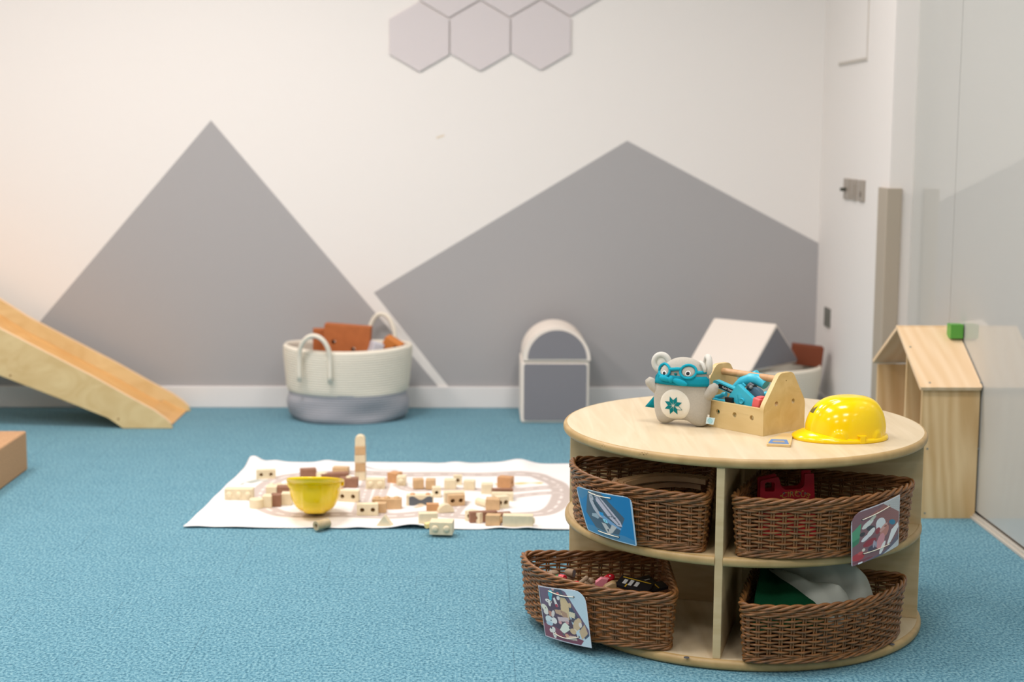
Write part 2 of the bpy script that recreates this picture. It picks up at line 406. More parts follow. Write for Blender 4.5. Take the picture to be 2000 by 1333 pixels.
for k in range(4):      # quarter shelves
    mb = MB(); a0 = ANG+k*PI/2; r = TR-.006; g_ = .0095
    pts = []
    d = math.asin(g_/r)
    pts.append((math.sqrt(2)*g_*math.cos(a0+PI/4), math.sqrt(2)*g_*math.sin(a0+PI/4)))
    zs = .2405; th = .0225; rd = .009
    n = 40
    angs = [a0+d+(PI/2-2*d)*i/n for i in range(n+1)]
    prof = [(r-rd, zs)]+[(r-rd+rd*math.sin(t), zs+rd-rd*math.cos(t)) for t in [PI/2*j/4 for j in range(1, 5)]]+[(r-rd+rd*math.cos(t), zs+th-rd+rd*math.sin(t)) for t in [PI/2*j/4 for j in range(5)]]
    vs = []; fs = []; mi = []; mcount = len(prof)
    for a in angs:
        for (pr_, pz) in prof: vs.append((pr_*math.cos(a), pr_*math.sin(a), pz))
    b0 = len(vs); vs += [(pts[0][0], pts[0][1], zs), (pts[0][0], pts[0][1], zs+th)]
    for i in range(n):
        for j in range(mcount-1):
            fs.append((i*mcount+j, (i+1)*mcount+j, (i+1)*mcount+j+1, i*mcount+j+1)); mi.append(1)
        fs.append((b0, (i+1)*mcount, i*mcount)); mi.append(0)
        fs.append((b0+1, i*mcount+mcount-1, (i+1)*mcount+mcount-1)); mi.append(0)
    fs.append((b0,)+tuple(range(0, mcount))+(b0+1,)); mi.append(0)
    fs.append((b0+1,)+tuple(n*mcount+j for j in range(mcount-1, -1, -1))+(b0,)); mi.append(0)
    mb.add(vs, fs); mb.m = mi
    mb.build('shelf', [MAPLE, MAPLE_EDGE], tbl, smooth=True, angle=35)
for px, py in [(1341, 1285), (1742, 1259)]:
    p = at(px, py, .0255); mb = MB(); mb.lathe([(0, 0), (.0065, 0), (.0062, .0012), (.004, .0018), (0, .0012)], 16)
    mb.build('fixing_cap', plain('dark_metal_cap', (92, 92, 96), .35), tbl, smooth=True, loc=(p.x-TC.x, p.y-TC.y, .0251))
# scuffs on the table edge
SCUFF = plain('edge_scuff', (122, 96, 62), .8)
for px, py, s in [(1257, 888.5, .0016), (1254, 884.5, .001), (1262, 887, .0012), (1250, 887.5, .0009), (1265, 885.5, .0008), (1248, 890, .0007), (1259, 884, .0007), (1176, 871, .001), (1173, 875, .0008), (1233, 892, .0008), (1181, 872, .0007), (1178, 868, .0009)]:
    d = ray(px, py)
    # meet the rim
    A = d.x**2+1; B = -2*(d.x*TC.x+TC.y); C_ = TC.x**2+TC.y**2-(TR+.0001)**2; t = (-B-math.sqrt(B*B-4*A*C_))/(2*A)
    q = Vector((d.x*t-TC.x, t-TC.y, CAM_Z+d.z*t)); nrm = Vector((q.x, q.y, 0)).normalized()
    mb = MB(); mb.box(q, (s*2, .0006, s), Matrix.Rotation(math.atan2(nrm.y, nrm.x)+PI/2, 3, 'Z')); mb.build('edge_scuff', SCUFF, tbl)

# ------------------------------------------------------------------ wicker baskets
BH = .1385
def basket_contour(L=.3565, n=420, sig=.0245, g_=.020):
    raw = []
    for i in range(200): raw.append((L*i/200, 0))
    for i in range(300): a = PI/2*i/300; raw.append((L*math.cos(a), L*math.sin(a)))
    for i in range(200): raw.append((0, L*(1-i/200)))
    P = np.array(raw); seg = np.linalg.norm(np.roll(P, -1, 0)-P, axis=1); cum = np.concatenate([[0], np.cumsum(seg)]); tot = cum[-1]
    Q = np.vstack([P, P[:1]]); s_ = np.linspace(0, tot, n, endpoint=False)
    R = np.stack([np.interp(s_, cum, Q[:, 0]), np.interp(s_, cum, Q[:, 1])], 1)
    k = int(3*sig/(tot/n)); wts = np.exp(-.5*(np.arange(-k, k+1)*(tot/n)/sig)**2); wts /= wts.sum()
    S = sum(wts[j+k]*np.roll(R, j, 0) for j in range(-k, k+1))
    return S, tot
CONT, PER = basket_contour()
CT = (np.roll(CONT, -1, 0)-np.roll(CONT, 1, 0)); CT /= np.linalg.norm(CT, axis=1)[:, None]
CN = np.stack([CT[:, 1], -CT[:, 0]], 1)
NC = len(CONT)
def cpos(s, z, off=0.0):         # s in 0..1 round the basket, z height, off outwards
    f = (s % 1)*NC; i = int(f) % NC; j = (i+1) % NC; t = f-int(f)
    p = CONT[i]*(1-t)+CONT[j]*t; nn = CN[i]*(1-t)+CN[j]*t
    fl = -.0105*(1-min(1, max(0, z/BH)))**1.3
    p = p+nn*(off+fl); return Vector((p[0], p[1], z))
def make_basket():
    r = empty('wicker_basket', (0, 0, 0))
    NS = 48
    mb = MB()
    for k in range(NS):
        for d in (-.0028, .0028):
            s = k/NS+d/PER; mb.tube([cpos(s, z) for z in (.004, .04, .08, BH-.004)], .0024, 6, caps=False)
    mb.build('stakes', WICKER, r, smooth='all')
    mb = MB(); rows = 12; z0 = .0205; z1 = BH-.0285
    for j in range(rows):
        z = z0+(z1-z0)*j/(rows-1); pts = []
        ph = random.uniform(-.1, .1)
        for i in range(NS*4):
            s = i/(NS*4); u = i/4
            a = .0034*math.cos(PI*u+PI*j)
            pts.append(cpos(s, z+.0011*math.sin(PI*u*.5+j+ph), a))
        mb.tube(pts, .0031, 6, closed=True)
    mb.build('weave', WICKER, r, smooth='all')
    mb = MB()
    def twist(z, rad, sr, turns, n, ph=0, out=.0, sz=1.0):
        for q in range(n):
            pts = []; N = NS*7
            for i in range(N):
                s = i/N; a = 2*PI*turns*s+2*PI*q/n+ph
                pts.append(cpos(s, z+rad*sz*math.sin(a), out+rad*math.cos(a)))
            mb.tube(pts, sr, 6, closed=True)
    twist(BH-.005, .0046, .0040, 13, 3, sz=1.05)
    twist(BH-.0145, .0034, .0034, 12, 2, ph=1, out=.0015)
    twist(BH-.0215, .0030, .0032, 12, 2, ph=2.4, out=.001)
    mb.build('braided_rim', WICKER, r, smooth='all')
    mb = MB(); twist(.007, .0036, .0034, 12, 3, ph=.5); twist(.0145, .0026, .0030, 12, 2, ph=.9)
    mb.build('base_braid', WICKER, r, smooth='all')
    mb = MB(); pts = [cpos(i/90, 0)[:2] for i in range(90)]; mb.prism([pts], .003, .008); mb.build('basket_floor', WICKER, r)
    return r
proto = make_basket()
def place(root, first, loc, rz):
    if first: o = root
    else:
        o = root.copy(); col.objects.link(o)
        for ch in root.children:
            c = ch.copy(); col.objects.link(c); c.parent = o
    o.location = loc; o.rotation_euler = (0, 0, rz); return o
g_ = .030
SHZ = .263
def quad_loc(k, out=(0, 0)):
    a = ANG+k*PI/2; c, s = math.cos(a), math.sin(a)
    return (TC.x+c*g_-s*g_+out[0], TC.y+s*g_+c*g_+out[1])
B1 = place(proto, True, (.5937, 3.7283, SHZ), 2.945)
tag(B1, 'brown wicker basket of wooden track with a blue card, upper left shelf', 'basket', 'wicker baskets in the round table')
B2 = place(proto, False, (.7100, 3.6870, SHZ), 4.3085)
tag(B2, 'brown wicker basket holding a red circus piece, upper right shelf', 'basket', 'wicker baskets in the round table')
B3 = place(proto, False, (.4727, 3.7600, .0255), 3.1076)
tag(B3, 'brown wicker basket of wooden toys pulled out over the carpet, lower left', 'basket', 'wicker baskets in the round table')
B4 = place(proto, False, (.6877, 3.6670, .0255), 4.434)
tag(B4, 'brown wicker basket stuffed with green and grey cloth, lower right', 'basket', 'wicker baskets in the round table')
def in_basket(B, x, y, z=0):     # a point of a basket's own frame in the room
    a = B.rotation_euler.z; c, s = math.cos(a), math.sin(a)
    return Vector((B.location.x+c*x-s*y, B.location.y+s*x+c*y, B.location.z+z))

# ------------------------------------------------------------------ slide and carpeted step
YS = 6.252
sl = empty('wooden_slide', (-1.6, YS, 0)); tag(sl, 'birch plywood slide running down to the carpet from the left edge', 'slide')
top = [(-2.95, .955), (-2.75, .945)]+[tuple(atY(x, y, YS).xz) for x, y in [(0, 643), (180, 736), (255, 778), (300, 802), (321, 817), (333, 828)]]+[(-1.246, .001)]
bot = [tuple(atY(x, y, YS).xz) for x, y in [(228, 829), (210, 817), (180, 805), (120, 781), (0, 734.5)]]
side = top+[(-1.447, .001)]+bot+[(-2.75, .66), (-2.82, .62), (-2.82, .001), (-2.95, .001)]
for y0, nm in ((0, 'side_panel'), (.40, 'side_panel')):
    mb = MB(); mb.prism([[(p[0]+1.6, p[1]) for p in side]], 0, -.018, lambda u, v, q, y0=y0: (u, y0-q, v)); mb.build(nm, [BIRCH], sl, bevel=.002)
tops = [(-2.95, .955), (-2.75, .945)]+[tuple(atY(x, y, YS).xz) for x, y in [(0, 643), (180, 736), (255, 778), (300, 802), (321, 817), (333, 828)]]
for y0 in (-.0, .40):
    mb = MB()
    for a, b in zip(tops[:-1], tops[1:]):
        mid = ((a[0]+b[0])/2+1.6, y0+.009, (a[1]+b[1])/2+.0005); L = math.hypot(a[0]-b[0], a[1]-b[1]); an = math.atan2(b[1]-a[1], b[0]-a[0])
        mb.box(mid, (L, .0182, .002), Matrix.Rotation(-an, 3, 'Y'))
    mb.build('panel_edge', PLY_EDGE, sl)
ch = [(p[0]-.012, p[1]-.058) for p in tops[1:-2]]+[(-1.36, .052), (-1.30, .018), (-1.262, .004)]
mb = MB()
for a, b in zip(ch[:-1], ch[1:]):
    mb.add([(a[0]+1.6, .018, a[1]), (b[0]+1.6, .018, b[1]), (b[0]+1.6, .40, b[1]), (a[0]+1.6, .40, a[1]), (a[0]+1.6, .018, a[1]-.01), (b[0]+1.6, .018, b[1]-.003), (b[0]+1.6, .40, b[1]-.003), (a[0]+1.6, .40, a[1]-.01)],
           [(0, 1, 2, 3), (7, 6, 5, 4), (0, 4, 5, 1), (3, 2, 6, 7), (1, 5, 6, 2), (0, 3, 7, 4)])
mb.build('chute', BIRCH_CHUTE, sl)
mb = MB(); mb.box((-1.22, .209, .905), (.26, .38, .018)); mb.build('platform', BIRCH, sl, bevel=.001)
for px, py in [(20, 734), (231, 819)]:
    p = atY(px, py, YS-.001); mb = MB(); mb.lathe([(0, 0), (.004, 0), (.004, .002), (0, .002)], 12); mb.v = [(v[0], -v[2], v[1]) for v in mb.v]
    mb.build('screw', HOLE, sl, loc=(p.x+1.6, 0, p.z))

CARPB = plain('brown_carpet', (186, 148, 112), .95, .1, bump=.7, bscale=220, var=.16, vscale=200)
mb = MB(); mb.box((-2.06, 5.02, .071), (.9, .9, .142)); o = mb.build('carpeted_step', CARPB, bevel=.006)
tag(o, 'low brown carpet-covered step at the left edge of the photo', 'step')

# ------------------------------------------------------------------ cotton rope baskets
def rope_basket(cx, cy, rx, ry, h, label, seed, rim_dip=.012, rz=0):
    root = empty('rope_basket', (cx, cy, 0), rz); tag(root, label, 'basket', None)
    N = 120; coils = 30; K = coils*4; mb = MB(); vs = []; fs = []; mi = []
    def P(th, z, inner):
        t = z/h
        fr = .885+.115*min(1, t/.9)**.8
        low = max(0, 1-z/(h*.5))
        fold = low*(.035*math.sin(2*th+1.0+seed)*math.sin(PI*min(1, z/(h*.4)))+.034*math.sin(3*th+z*34+seed)+.022*math.sin(5*th-z*46))
        pin = -.022*math.exp(-((z-h*.36)/(h*.05))**2)*(1+.8*math.sin(2*th+.4+seed))
        f = fr*(1+fold+pin)+.012*math.sin(3*th+seed*2)*t
        if z < .02: f *= .93+.07*math.sqrt(z/.02)
        o = .0028*abs(math.sin(PI*z/h*coils))
        rr = (-.016 if inner else 0)+(o if not inner else -o)
        zz = z-(rim_dip*(math.cos(2*th)*-1+1)*.5*t**2 if True else 0)
        return ((rx*f+rr)*math.cos(th), (ry*f+rr)*math.sin(th), zz)
    zs = [h*i/K for i in range(K+1)]
    for i in range(N):
        th = 2*PI*i/N
        vs.append((0, 0, .001)); 
        for z in zs: vs.append(P(th, max(z, .001), False))
        a = P(th, h, False); b = P(th, h, True); vs.append(((a[0]+b[0])/2, (a[1]+b[1])/2, a[2]+.009))
        for z in zs[::-4]: vs.append(P(th, max(z, .012), True))
        vs.append((0, 0, .012))
    m = len(vs)//N
    for i in range(N):
        j = (i+1) % N
        for k in range(m-1):
            fs.append((i*m+k, j*m+k, j*m+k+1, i*m+k+1)); zc = (vs[i*m+k][2]+vs[i*m+k+1][2])/2
            mi.append(1 if zc < h*.39 else 0)
    mb.add(vs, fs); mb.m = mi
    mb.build('basket_body', [ROPE_W, ROPE_G], root, smooth='all')
    return root
def handle(root, p0, p1, hgt, lean=(0, 0), r=.0098, drop=.10, out=(0, -.01)):
    mb = MB(); pts = []
    p0 = Vector(p0); p1 = Vector(p1)
    for k in range(4): pts.append(p0+Vector((out[0], out[1], -drop*(1-k/4))))
    for k in range(17):
        t = k/16; a = PI*(1-t)
        q = p0*(1-t)+p1*t; c = (p0+p1)/2; q = Vector((c.x+(p0.x-c.x)*math.cos(PI*t), c.y+(p0.y-c.y)*math.cos(PI*t), p0.z+(p1.z-p0.z)*t+hgt*math.sin(PI*t)))
        q += Vector((lean[0]*math.sin(PI*t)+out[0], lean[1]*math.sin(PI*t)+out[1], 0)); pts.append(q)
    for k in range(1, 5): pts.append(p1+Vector((out[0], out[1], -drop*k/4)))
    mb.tube(pts, r, 10); mb.build('handle', ROPE_W, root, smooth='all')
RB = rope_basket(-.548, 6.515, .272, .20, .315, 'two-tone cotton rope basket with arched handles, full of orange-brown blocks, by the left mountain', .3)
handle(RB, (-.185, -.170, .285), (-.055, -.198, .285), .095, (0, -.02), out=(0, -.008))
handle(RB, (.075, .190, .31), (.195, .150, .31), .115, (0, .02), out=(0, .006), drop=.03)
RB2 = rope_basket(1.205, 6.45, .258, .195, .238, 'cotton rope basket in the right corner of the room, under the soft roof block', 1.7, .006)

def brick(loc, size, rot, mat, label, holes, name='hollow_block', group='brown building blocks in the left rope basket'):
    r = empty(name, loc, rot=rot); tag(r, label, 'toy block', group)
    w_, d_, h_ = size
    hs_ = [circle(hx, hz, hr, 16) for hx, hz, hr in holes]
    mb = MB(); mb.prism([rect(-w_/2, -h_/2, w_/2, h_/2)]+hs_, -d_/2, d_/2, lambda u, v, q: (u, -q, v)); mb.build('block_body', mat, r, bevel=.003)
    return r
brick((-.545, 6.49, .335), (.195, .07, .135), (0, .07, -.05), BRICK, 'largest orange-brown block with two dark holes, in the left rope basket', [(-.055, -.005, .0095), (.03, -.03, .0095)])
brick((-.655, 6.58, .325), (.09, .06, .10), (0, .02, .15), BRICK, 'orange-brown block at the left rim inside the rope basket', [])
brick((-.365, 6.505, .295), (.075, .05, .10), (.12, .50, -.3), plain('orange_foam_brick', (206, 126, 58), .75), 'slanting orange block at the right rim of the rope basket', [(.02, .03, .008)])
brick((-.435, 6.52, .235), (.08, .05, .05), (0, .1, .2), plain('orange_foam_brick', (206, 126, 58), .75), 'flat orange block low between the others in the rope basket', [])
mb = MB(); mb.box((0, 0, 0), (.05, .06, .075)); o = mb.build('grey_foam_block', plain('pale_grey_foam', (196, 196, 204), .7), loc=(-.425, 6.44, .30), bevel=.008)
o.rotation_euler = (0, .3, .4); tag(o, 'small pale grey block beside the orange ones in the rope basket', 'toy block', 'brown building blocks in the left rope basket')
brick((1.405, 6.46, .283), (.13, .07, .085), (0, .10, -.12), BRICK_D, 'dark brown block poking out of the rope basket in the right corner', [], group=None)

# ------------------------------------------------------------------ soft play blocks
def soft_block(name, loc, label, w_, d_, h_, rz=0):
    r = empty(name, loc, rz); tag(r, label, 'soft block')
    mb = MB(); mb.box((0, 0, h_/2), (w_, d_, h_)); mb.build('cover', WHITEFAB, r, bevel=.012, seg=3)
    for s in (-1, 1):
        mb = MB(); mb.prism([round_poly(rect(-w_/2+.012, .012, w_/2-.012, h_-.012), .012)], 0, .004, lambda u, v, q, s=s: (u, s*(d_/2-.002+q), v))
        mb.build('end_panel', GREYFAB, r, bevel=.002)
    return r
soft_block('soft_cube', (.332, 6.525, 0), 'grey soft play cube with cream edges standing by the wall', .288, .28, .265)
hr = empty('soft_half_round', (.337, 6.53, .266)); tag(hr, 'soft half-round block with cream top lying on the grey cube', 'soft block')
mb = MB(); R_ = .142; arc = [(R_*math.cos(t), R_*.985*math.sin(t)) for t in [PI*i/40 for i in range(41)]]
mb.prism([arc], -.15, .15, lambda u, v, q: (u, -q, v+.001)); mb.build('cover', WHITEFAB, hr, smooth=True, bevel=.006)
for s in (-1, 1):
    mb = MB(); arc2 = [(.124*math.cos(t)+.002, .122*math.sin(t)+.008) for t in [PI*i/40 for i in range(41)]]
    mb.prism([arc2], 0, .004, lambda u, v, q, s=s: (u, s*(.148+q), v)); mb.build('end_panel', GREYFAB, hr)
# triangular roof block resting on the second rope basket
A_ = Vector((1.108, 6.16, .2515)); Bv = Vector((1.378, 6.455, .2515)); td = (Bv-A_).normalized(); ln = (Bv-A_).length
rd_ = Vector((-td.y, td.x, 0))
pr = empty('soft_roof_block', A_); tag(pr, 'cream and grey triangular soft roof block leaning on the corner rope basket', 'soft block')
mb = MB(); mb.prism([[(0, 0), (ln, 0), (ln/2, .185)]], 0, .31, lambda u, v, q: tuple(td*u+Vector((0, 0, v))+rd_*q)); mb.build('cover', WHITEFAB, pr, bevel=.008, seg=3)
for q0, q1 in ((-.002, .001), (.309, .312)):
    mb = MB(); mb.prism([[(.02, .009), (ln-.02, .009), (ln/2, .17)]], q0, q1, lambda u, v, q: tuple(td*u+Vector((0, 0, v))+rd_*q)); mb.build('end_panel', GREYFAB, pr)

# ------------------------------------------------------------------ wooden playhouse
PH = empty('wooden_playhouse', (1.49, 5.04, 0)); tag(PH, 'tall open pine playhouse with pitched roof standing against the glass partition', 'playhouse')
def ph(mb, name, mat, **k):
    mb.v = [(v[0]-1.49, v[1]-5.04, v[2]) for v in mb.v]; return mb.build(name, mat, PH, **k)
X0, X1 = 1.405, 1.588; Y0, Y1 = 4.758, 5.315; EZ = .415; RZ = .570; YM = (Y0+Y1)/2
mb = MB(); mb.prism([round_poly([(X0, .0), (X1, .0), (X1, EZ), (X0, EZ)], [.003, .012, 0, 0])], Y0, Y0+.013, lambda u, v, q: (u, q, v)); ph(mb, 'side_wall', PINE, bevel=.001)
mb = MB(); mb.box(((X0+X1)/2, Y1-.0065, EZ/2), (X1-X0, .013, EZ)); ph(mb, 'side_wall', PINE, bevel=.001)
mb = MB(); mb.prism([[(Y0+.014, .002), (Y1-.014, .002), (Y1-.014, EZ-.004), (YM, RZ-.022), (Y0+.014, EZ-.004)]], X1-.012, X1-.002, lambda u, v, q: (q, u, v)); ph(mb, 'back_panel', PINE_IN)
mb = MB(); mb.prism([[(X0+.006, .002), (X1-.013, .002), (X1-.013, .535), (X0+.006, .535)]], 4.965, 4.977, lambda u, v, q: (u, q, v)); ph(mb, 'partition', PINE, bevel=.001)
mb = MB(); mb.box(((X0+X1)/2, YM, .006), (X1-X0-.03, Y1-Y0-.03, .010)); ph(mb, 'floor_board', PINE_IN)
for s, nm in ((1, 'roof_panel'), (-1, 'roof_panel')):
    ye = Y0-.014 if s == 1 else Y1+.014; dz = RZ-EZ
    ym = YM+ (.0 if s == 1 else -.006)
    e = Vector((0, ye, EZ)); t_ = Vector((0, ym, RZ+(0 if s == 1 else .004))); dr = (t_-e); n_ = Vector((0, -dr.z, dr.y)).normalized()*(1 if s == 1 else -1)
    if n_.z < 0: n_ = -n_
    mb = MB(); L = dr.length; dr.normalize()
    mb.prism([round_poly([(X0-.012, 0), (X1+.001, 0), (X1+.001, L), (X0-.012, L)], [.006, .008, 0, 0])], 0, .012, lambda u, v, q: tuple(Vector((u, 0, 0))+e+dr*v+n_*q)); ph(mb, nm, PINE_ROOF, bevel=.0012)
mb = MB(); mb.box(((X0-.012+X1)/2, YM+.004, RZ+.008), (X1-X0+.013, .018, .011)); ph(mb, 'ridge_strip', PINE_ROOF, bevel=.002)
mb = MB(); mb.box((1.5680, 4.975, .575), (.042, .042, .046)); ph(mb, 'green_chimney', plain('green_paint', (92, 166, 66), .4), bevel=.001)
for px, py in [(1928, 790), (1911, 877), (1811, 877), (1806, 1003), (1905, 1004)]:
    p = atY(px, py, Y0); mb = MB(); mb.lathe([(0, 0), (.0032, 0), (.003, .0012), (0, .0012)], 12, c=(0, 0, 0)); mb.v = [(v[0]+p.x, Y0-v[2], v[1]+p.z) for v in mb.v]; ph(mb, 'screw', SCREW)
rn = Vector((0, -(RZ-EZ), (YM-Y0+.014))).normalized()
for px, py in [(1778, 678), (1816, 748), (1916, 748)]:
    d = ray(px, py); # meet the near roof plane
    e = Vector((0, Y0-.014, EZ))+rn*.012; t = (e-Vector((0, 0, CAM_Z))).dot(rn)/d.dot(rn); p = Vector((0, 0, CAM_Z))+d*t
    mb = MB(); mb.box(p, (.006, .006, .0012), Matrix.Rotation(math.atan2(RZ-EZ, YM-Y0+.014), 3, 'X')); ph(mb, 'screw', SCREW)

# ------------------------------------------------------------------ printed cotton play mat
def seg_dist(X, Y, pts, closed=False):
    D = np.full(X.shape, 9.); T = np.zeros(X.shape); acc = 0
    P = pts+[pts[0]] if closed else pts
    for (ax, ay), (bx, by) in zip(P[:-1], P[1:]):
        L2 = (bx-ax)**2+(by-ay)**2+1e-12; t = np.clip(((X-ax)*(bx-ax)+(Y-ay)*(by-ay))/L2, 0, 1)
        d = np.hypot(X-ax-t*(bx-ax), Y-ay-t*(by-ay)); m = d < D; D[m] = d[m]; T[m] = acc+t[m]*math.sqrt(L2); acc += math.sqrt(L2)
    return D, T
def chaikin(p, closed, n=3):
    for _ in range(n):
        q = []; N = len(p)
        for i in range(N if closed else N-1):
            a = p[i]; b = p[(i+1) % N]; q.append((a[0]*.75+b[0]*.25, a[1]*.75+b[1]*.25)); q.append((a[0]*.25+b[0]*.75, a[1]*.25+b[1]*.75))
        p = q if closed else [p[0]]+q+[p[-1]]
    return p
MATC = [at(358, 1033), at(490, 905), Vector((.60, 5.55, 0)), Vector((.60, 4.60, 0))]   # front left, back left, back right, front right
NU, NV = 320, 220
U, V = np.meshgrid(np.linspace(0, 1, NU), np.linspace(0, 1, NV))
c0, c1, c2, c3 = MATC
MX = (1-U)*(1-V)*c0.x+(1-U)*V*c1.x+U*V*c2.x+U*(1-V)*c3.x
MY = (1-U)*(1-V)*c0.y+(1-U)*V*c1.y+U*V*c2.y+U*(1-V)*c3.y
MZ = .003+.0012*np.sin(MX*23+MY*9)+.001*np.sin(MY*31-MX*11)
def ridge(cx, cy, sx, sy, h, ang=0):
    c, s = math.cos(ang), math.sin(ang); dx = (MX-cx)*c+(MY-cy)*s; dy = -(MX-cx)*s+(MY-cy)*c
    return h*np.exp(-(dx/sx)**2-(dy/sy)**2)
for px, py, sx, sy, h, a in [(497, 909, .030, .10, .026, .25), (533, 912, .03, .07, .012, 0), (636, 912, .035, .07, .014, 0), (735, 912, .06, .04, .006, 0), (890, 912, .04, .07, .010, 0), (1015, 913, .05, .08, .020, 0), (660, 928, .10, .05, .006, 0)]:
    p = at(px, py); MZ = MZ+ridge(p.x, p.y, sx, sy, h, a)
for px, py, sx, sy, h in [(805, 1036, .055, .035, .013), (975, 1036, .035, .03, .005), (1030, 1036, .03, .02, .004), (460, 1034, .06, .02, .003), (620, 1034, .05, .02, .003), (700, 1034, .03, .02, .003), (385, 1032, .04, .02, .003)]:
    p = at(px, py); MZ = MZ+ridge(p.x, p.y, sx, sy, h)
MY = MY+.004*np.sin(MX*17)*(V > .99)+.004*np.sin(MX*21)*(1-V)**6
MCOL = np.ones((NV, NU, 3))*np.array(lin((240, 236, 233)))
def paint(mask, c, a=1.0):
    m = (np.clip(mask, 0, 1)*a)[..., None]; MCOL[:] = MCOL*(1-m)+np.array(lin(c))*m
def aa(d, w_): return np.clip((w_-d)/.004+.5, 0, 1)
ROAD = (196, 184, 176)
g2 = lambda L: [tuple(at(x, y).xy) for x, y in L]
loop = chaikin(g2([(580, 929), (528, 944), (506, 966), (508, 992), (540, 1006), (580, 1010), (680, 1010), (780, 1012), (840, 1006), (900, 1014), (1044, 1010), (1082, 1000), (1100, 972), (1092, 950), (1060, 936), (1044, 930), (940, 930), (820, 930), (740, 929)]), True)
D, T = seg_dist(MX, MY, loop, True); paint(aa(D, .034), ROAD); paint(aa(D, .004)*((T % .06) < .035), (240, 232, 226), .9)
D2, T2 = D, T
for L in ([(1096, 955), (1060, 957), (1020, 960), (990, 962)], [(1096, 966), (1040, 968), (1005, 972)], [(722, 940), (714, 960), (700, 1008)], [(752, 940), (746, 960), (728, 1008)], [(780, 952), (800, 962), (860, 958), (930, 962), (1000, 960)], [(905, 985), (890, 1000), (880, 1012)]):
    D, T = seg_dist(MX, MY, chaikin(g2(L), False)); paint(aa(D, .024), ROAD, .95); paint(aa(D, .003)*((T % .05) < .03), (240, 232, 226), .8)
D, T = seg_dist(MX, MY, g2([(970, 948), (1052, 948)])); paint(aa(D, .010+.006*np.sin(MX*90)), (232, 196, 120))
D, T = seg_dist(MX, MY, g2([(485, 945), (510, 942)])); paint(aa(D, .018+.008*np.sin(MX*120)), (176, 182, 172))
D, T = seg_dist(MX, MY, g2([(471, 951), (476, 947)])); paint(aa(D, .006), (186, 192, 184))
D, T = seg_dist(MX, MY, chaikin(g2([(715, 916), (740, 922), (775, 921)]), False)); paint(aa(D, .004), (120, 130, 140))
D, T = seg_dist(MX, MY, g2([(812, 996), (822, 994)])); paint(aa(D, .008), (226, 178, 140))
me = bpy.data.meshes.new('play_mat')
vs = np.stack([MX, MY, MZ], -1).reshape(-1, 3); idx = np.arange(NU*NV).reshape(NV, NU)
fs = np.stack([idx[:-1, :-1], idx[:-1, 1:], idx[1:, 1:], idx[1:, :-1]], -1).reshape(-1, 4)
me.from_pydata(vs.tolist(), [], fs.tolist()); me.update()
ca = me.color_attributes.new('print', 'FLOAT_COLOR', 'POINT')
ca.data.foreach_set('color', np.concatenate([MCOL.reshape(-1, 3), np.ones((NU*NV, 1))], 1).astype(np.float32).ravel())
me.polygons.foreach_set('use_smooth', [True]*len(me.polygons))
me.materials.append(vcol_mat('printed_cotton', .9, .2, bump=.2, bscale=500))
o = bpy.data.objects.new('play_mat', me); col.objects.link(o)
md = o.modifiers.new('thick', 'SOLIDIFY'); md.thickness = .0025; md.offset = 1
tag(o, 'white cotton play mat printed with grey roads, spread on the blue carpet', 'play mat')

# ------------------------------------------------------------------ wooden peg blocks on the mat
COL = {'L': BL_LIGHT, 'T': BL_TAN, 'O': BL_ORANGE, 'B': BL_BROWN}
U_ = .0300
def peg_block(px, py, w_, h_, d_, c, rot, label, pegs=None, n=2, z=.0055, tilt=0):
    """px,py: middle of the front lower edge; pegs: F front, T top, R right end, H front holes, E hole in right end"""
    w_, h_, d_ = w_*1.12, h_*1.22, d_*1.12
    p = at(px, py, z); a = math.radians(rot)
    ctr = (p.x-math.sin(a)*d_/2, p.y+math.cos(a)*d_/2, z)
    r = empty('peg_block', ctr, a); tag(r, label, 'toy block', 'wooden blocks scattered on the play mat')
    body = COL[c]
    mb = MB()
    if pegs == 'H':
        hs_ = [circle(-w_/2+w_*(k+.5)/n, h_/2, h_*.2, 12) for k in range(n)]
        mb.prism([rect(-w_/2, 0, w_/2, h_)]+hs_, -d_/2, d_/2-.006, lambda u, v, q: (u, -q, v)); mb.build('body', body, r)
        mb = MB(); mb.box((0, d_/2-.0035-d_+ .010, h_/2), (w_*.96, .002, h_*.9))
        mb = MB(); mb.box((0, d_/2-.008, h_/2), (w_*.98, .003, h_*.94)); mb.build('hole_bottom', HOLE, r)
    elif pegs == 'E':
        mb.prism([rect(-d_/2, 0, d_/2, h_), circle(0, h_/2, h_*.2, 12)], -w_/2+.006, w_/2, lambda u, v, q: (q, u, v)); mb.build('body', body, r)
        mb = MB(); mb.box((w_/2-.012, 0, h_/2), (.003, d_*.98, h_*.94)); mb.build('hole_bottom', HOLE, r)
    else:
        mb.box((0, 0, h_/2), (w_, d_, h_)); mb.build('body', body, r, bevel=.0015)
    if pegs in ('F', 'T', 'R'):
        for k in range(n):
            mb = MB(); pr_ = .0100; pr = [(0, .006), (pr_*.7, .0055), (pr_, .003), (pr_, -.001)]
            mb.lathe(pr, 14)
            u = -w_/2+w_*(k+.5)/n
            if pegs == 'F': mb.v = [(v[0]+u, -d_/2-v[2], v[1]+h_/2) for v in mb.v]
            elif pegs == 'T': mb.v = [(v[0]+u, v[1], v[2]+h_) for v in mb.v]
            else: mb.v = [(w_/2+v[2], v[0], v[1]+h_/2) for v in mb.v]
            mb.build('peg', body if c != 'B' else BL_LIGHT, r, smooth=True, angle=60)
    return r
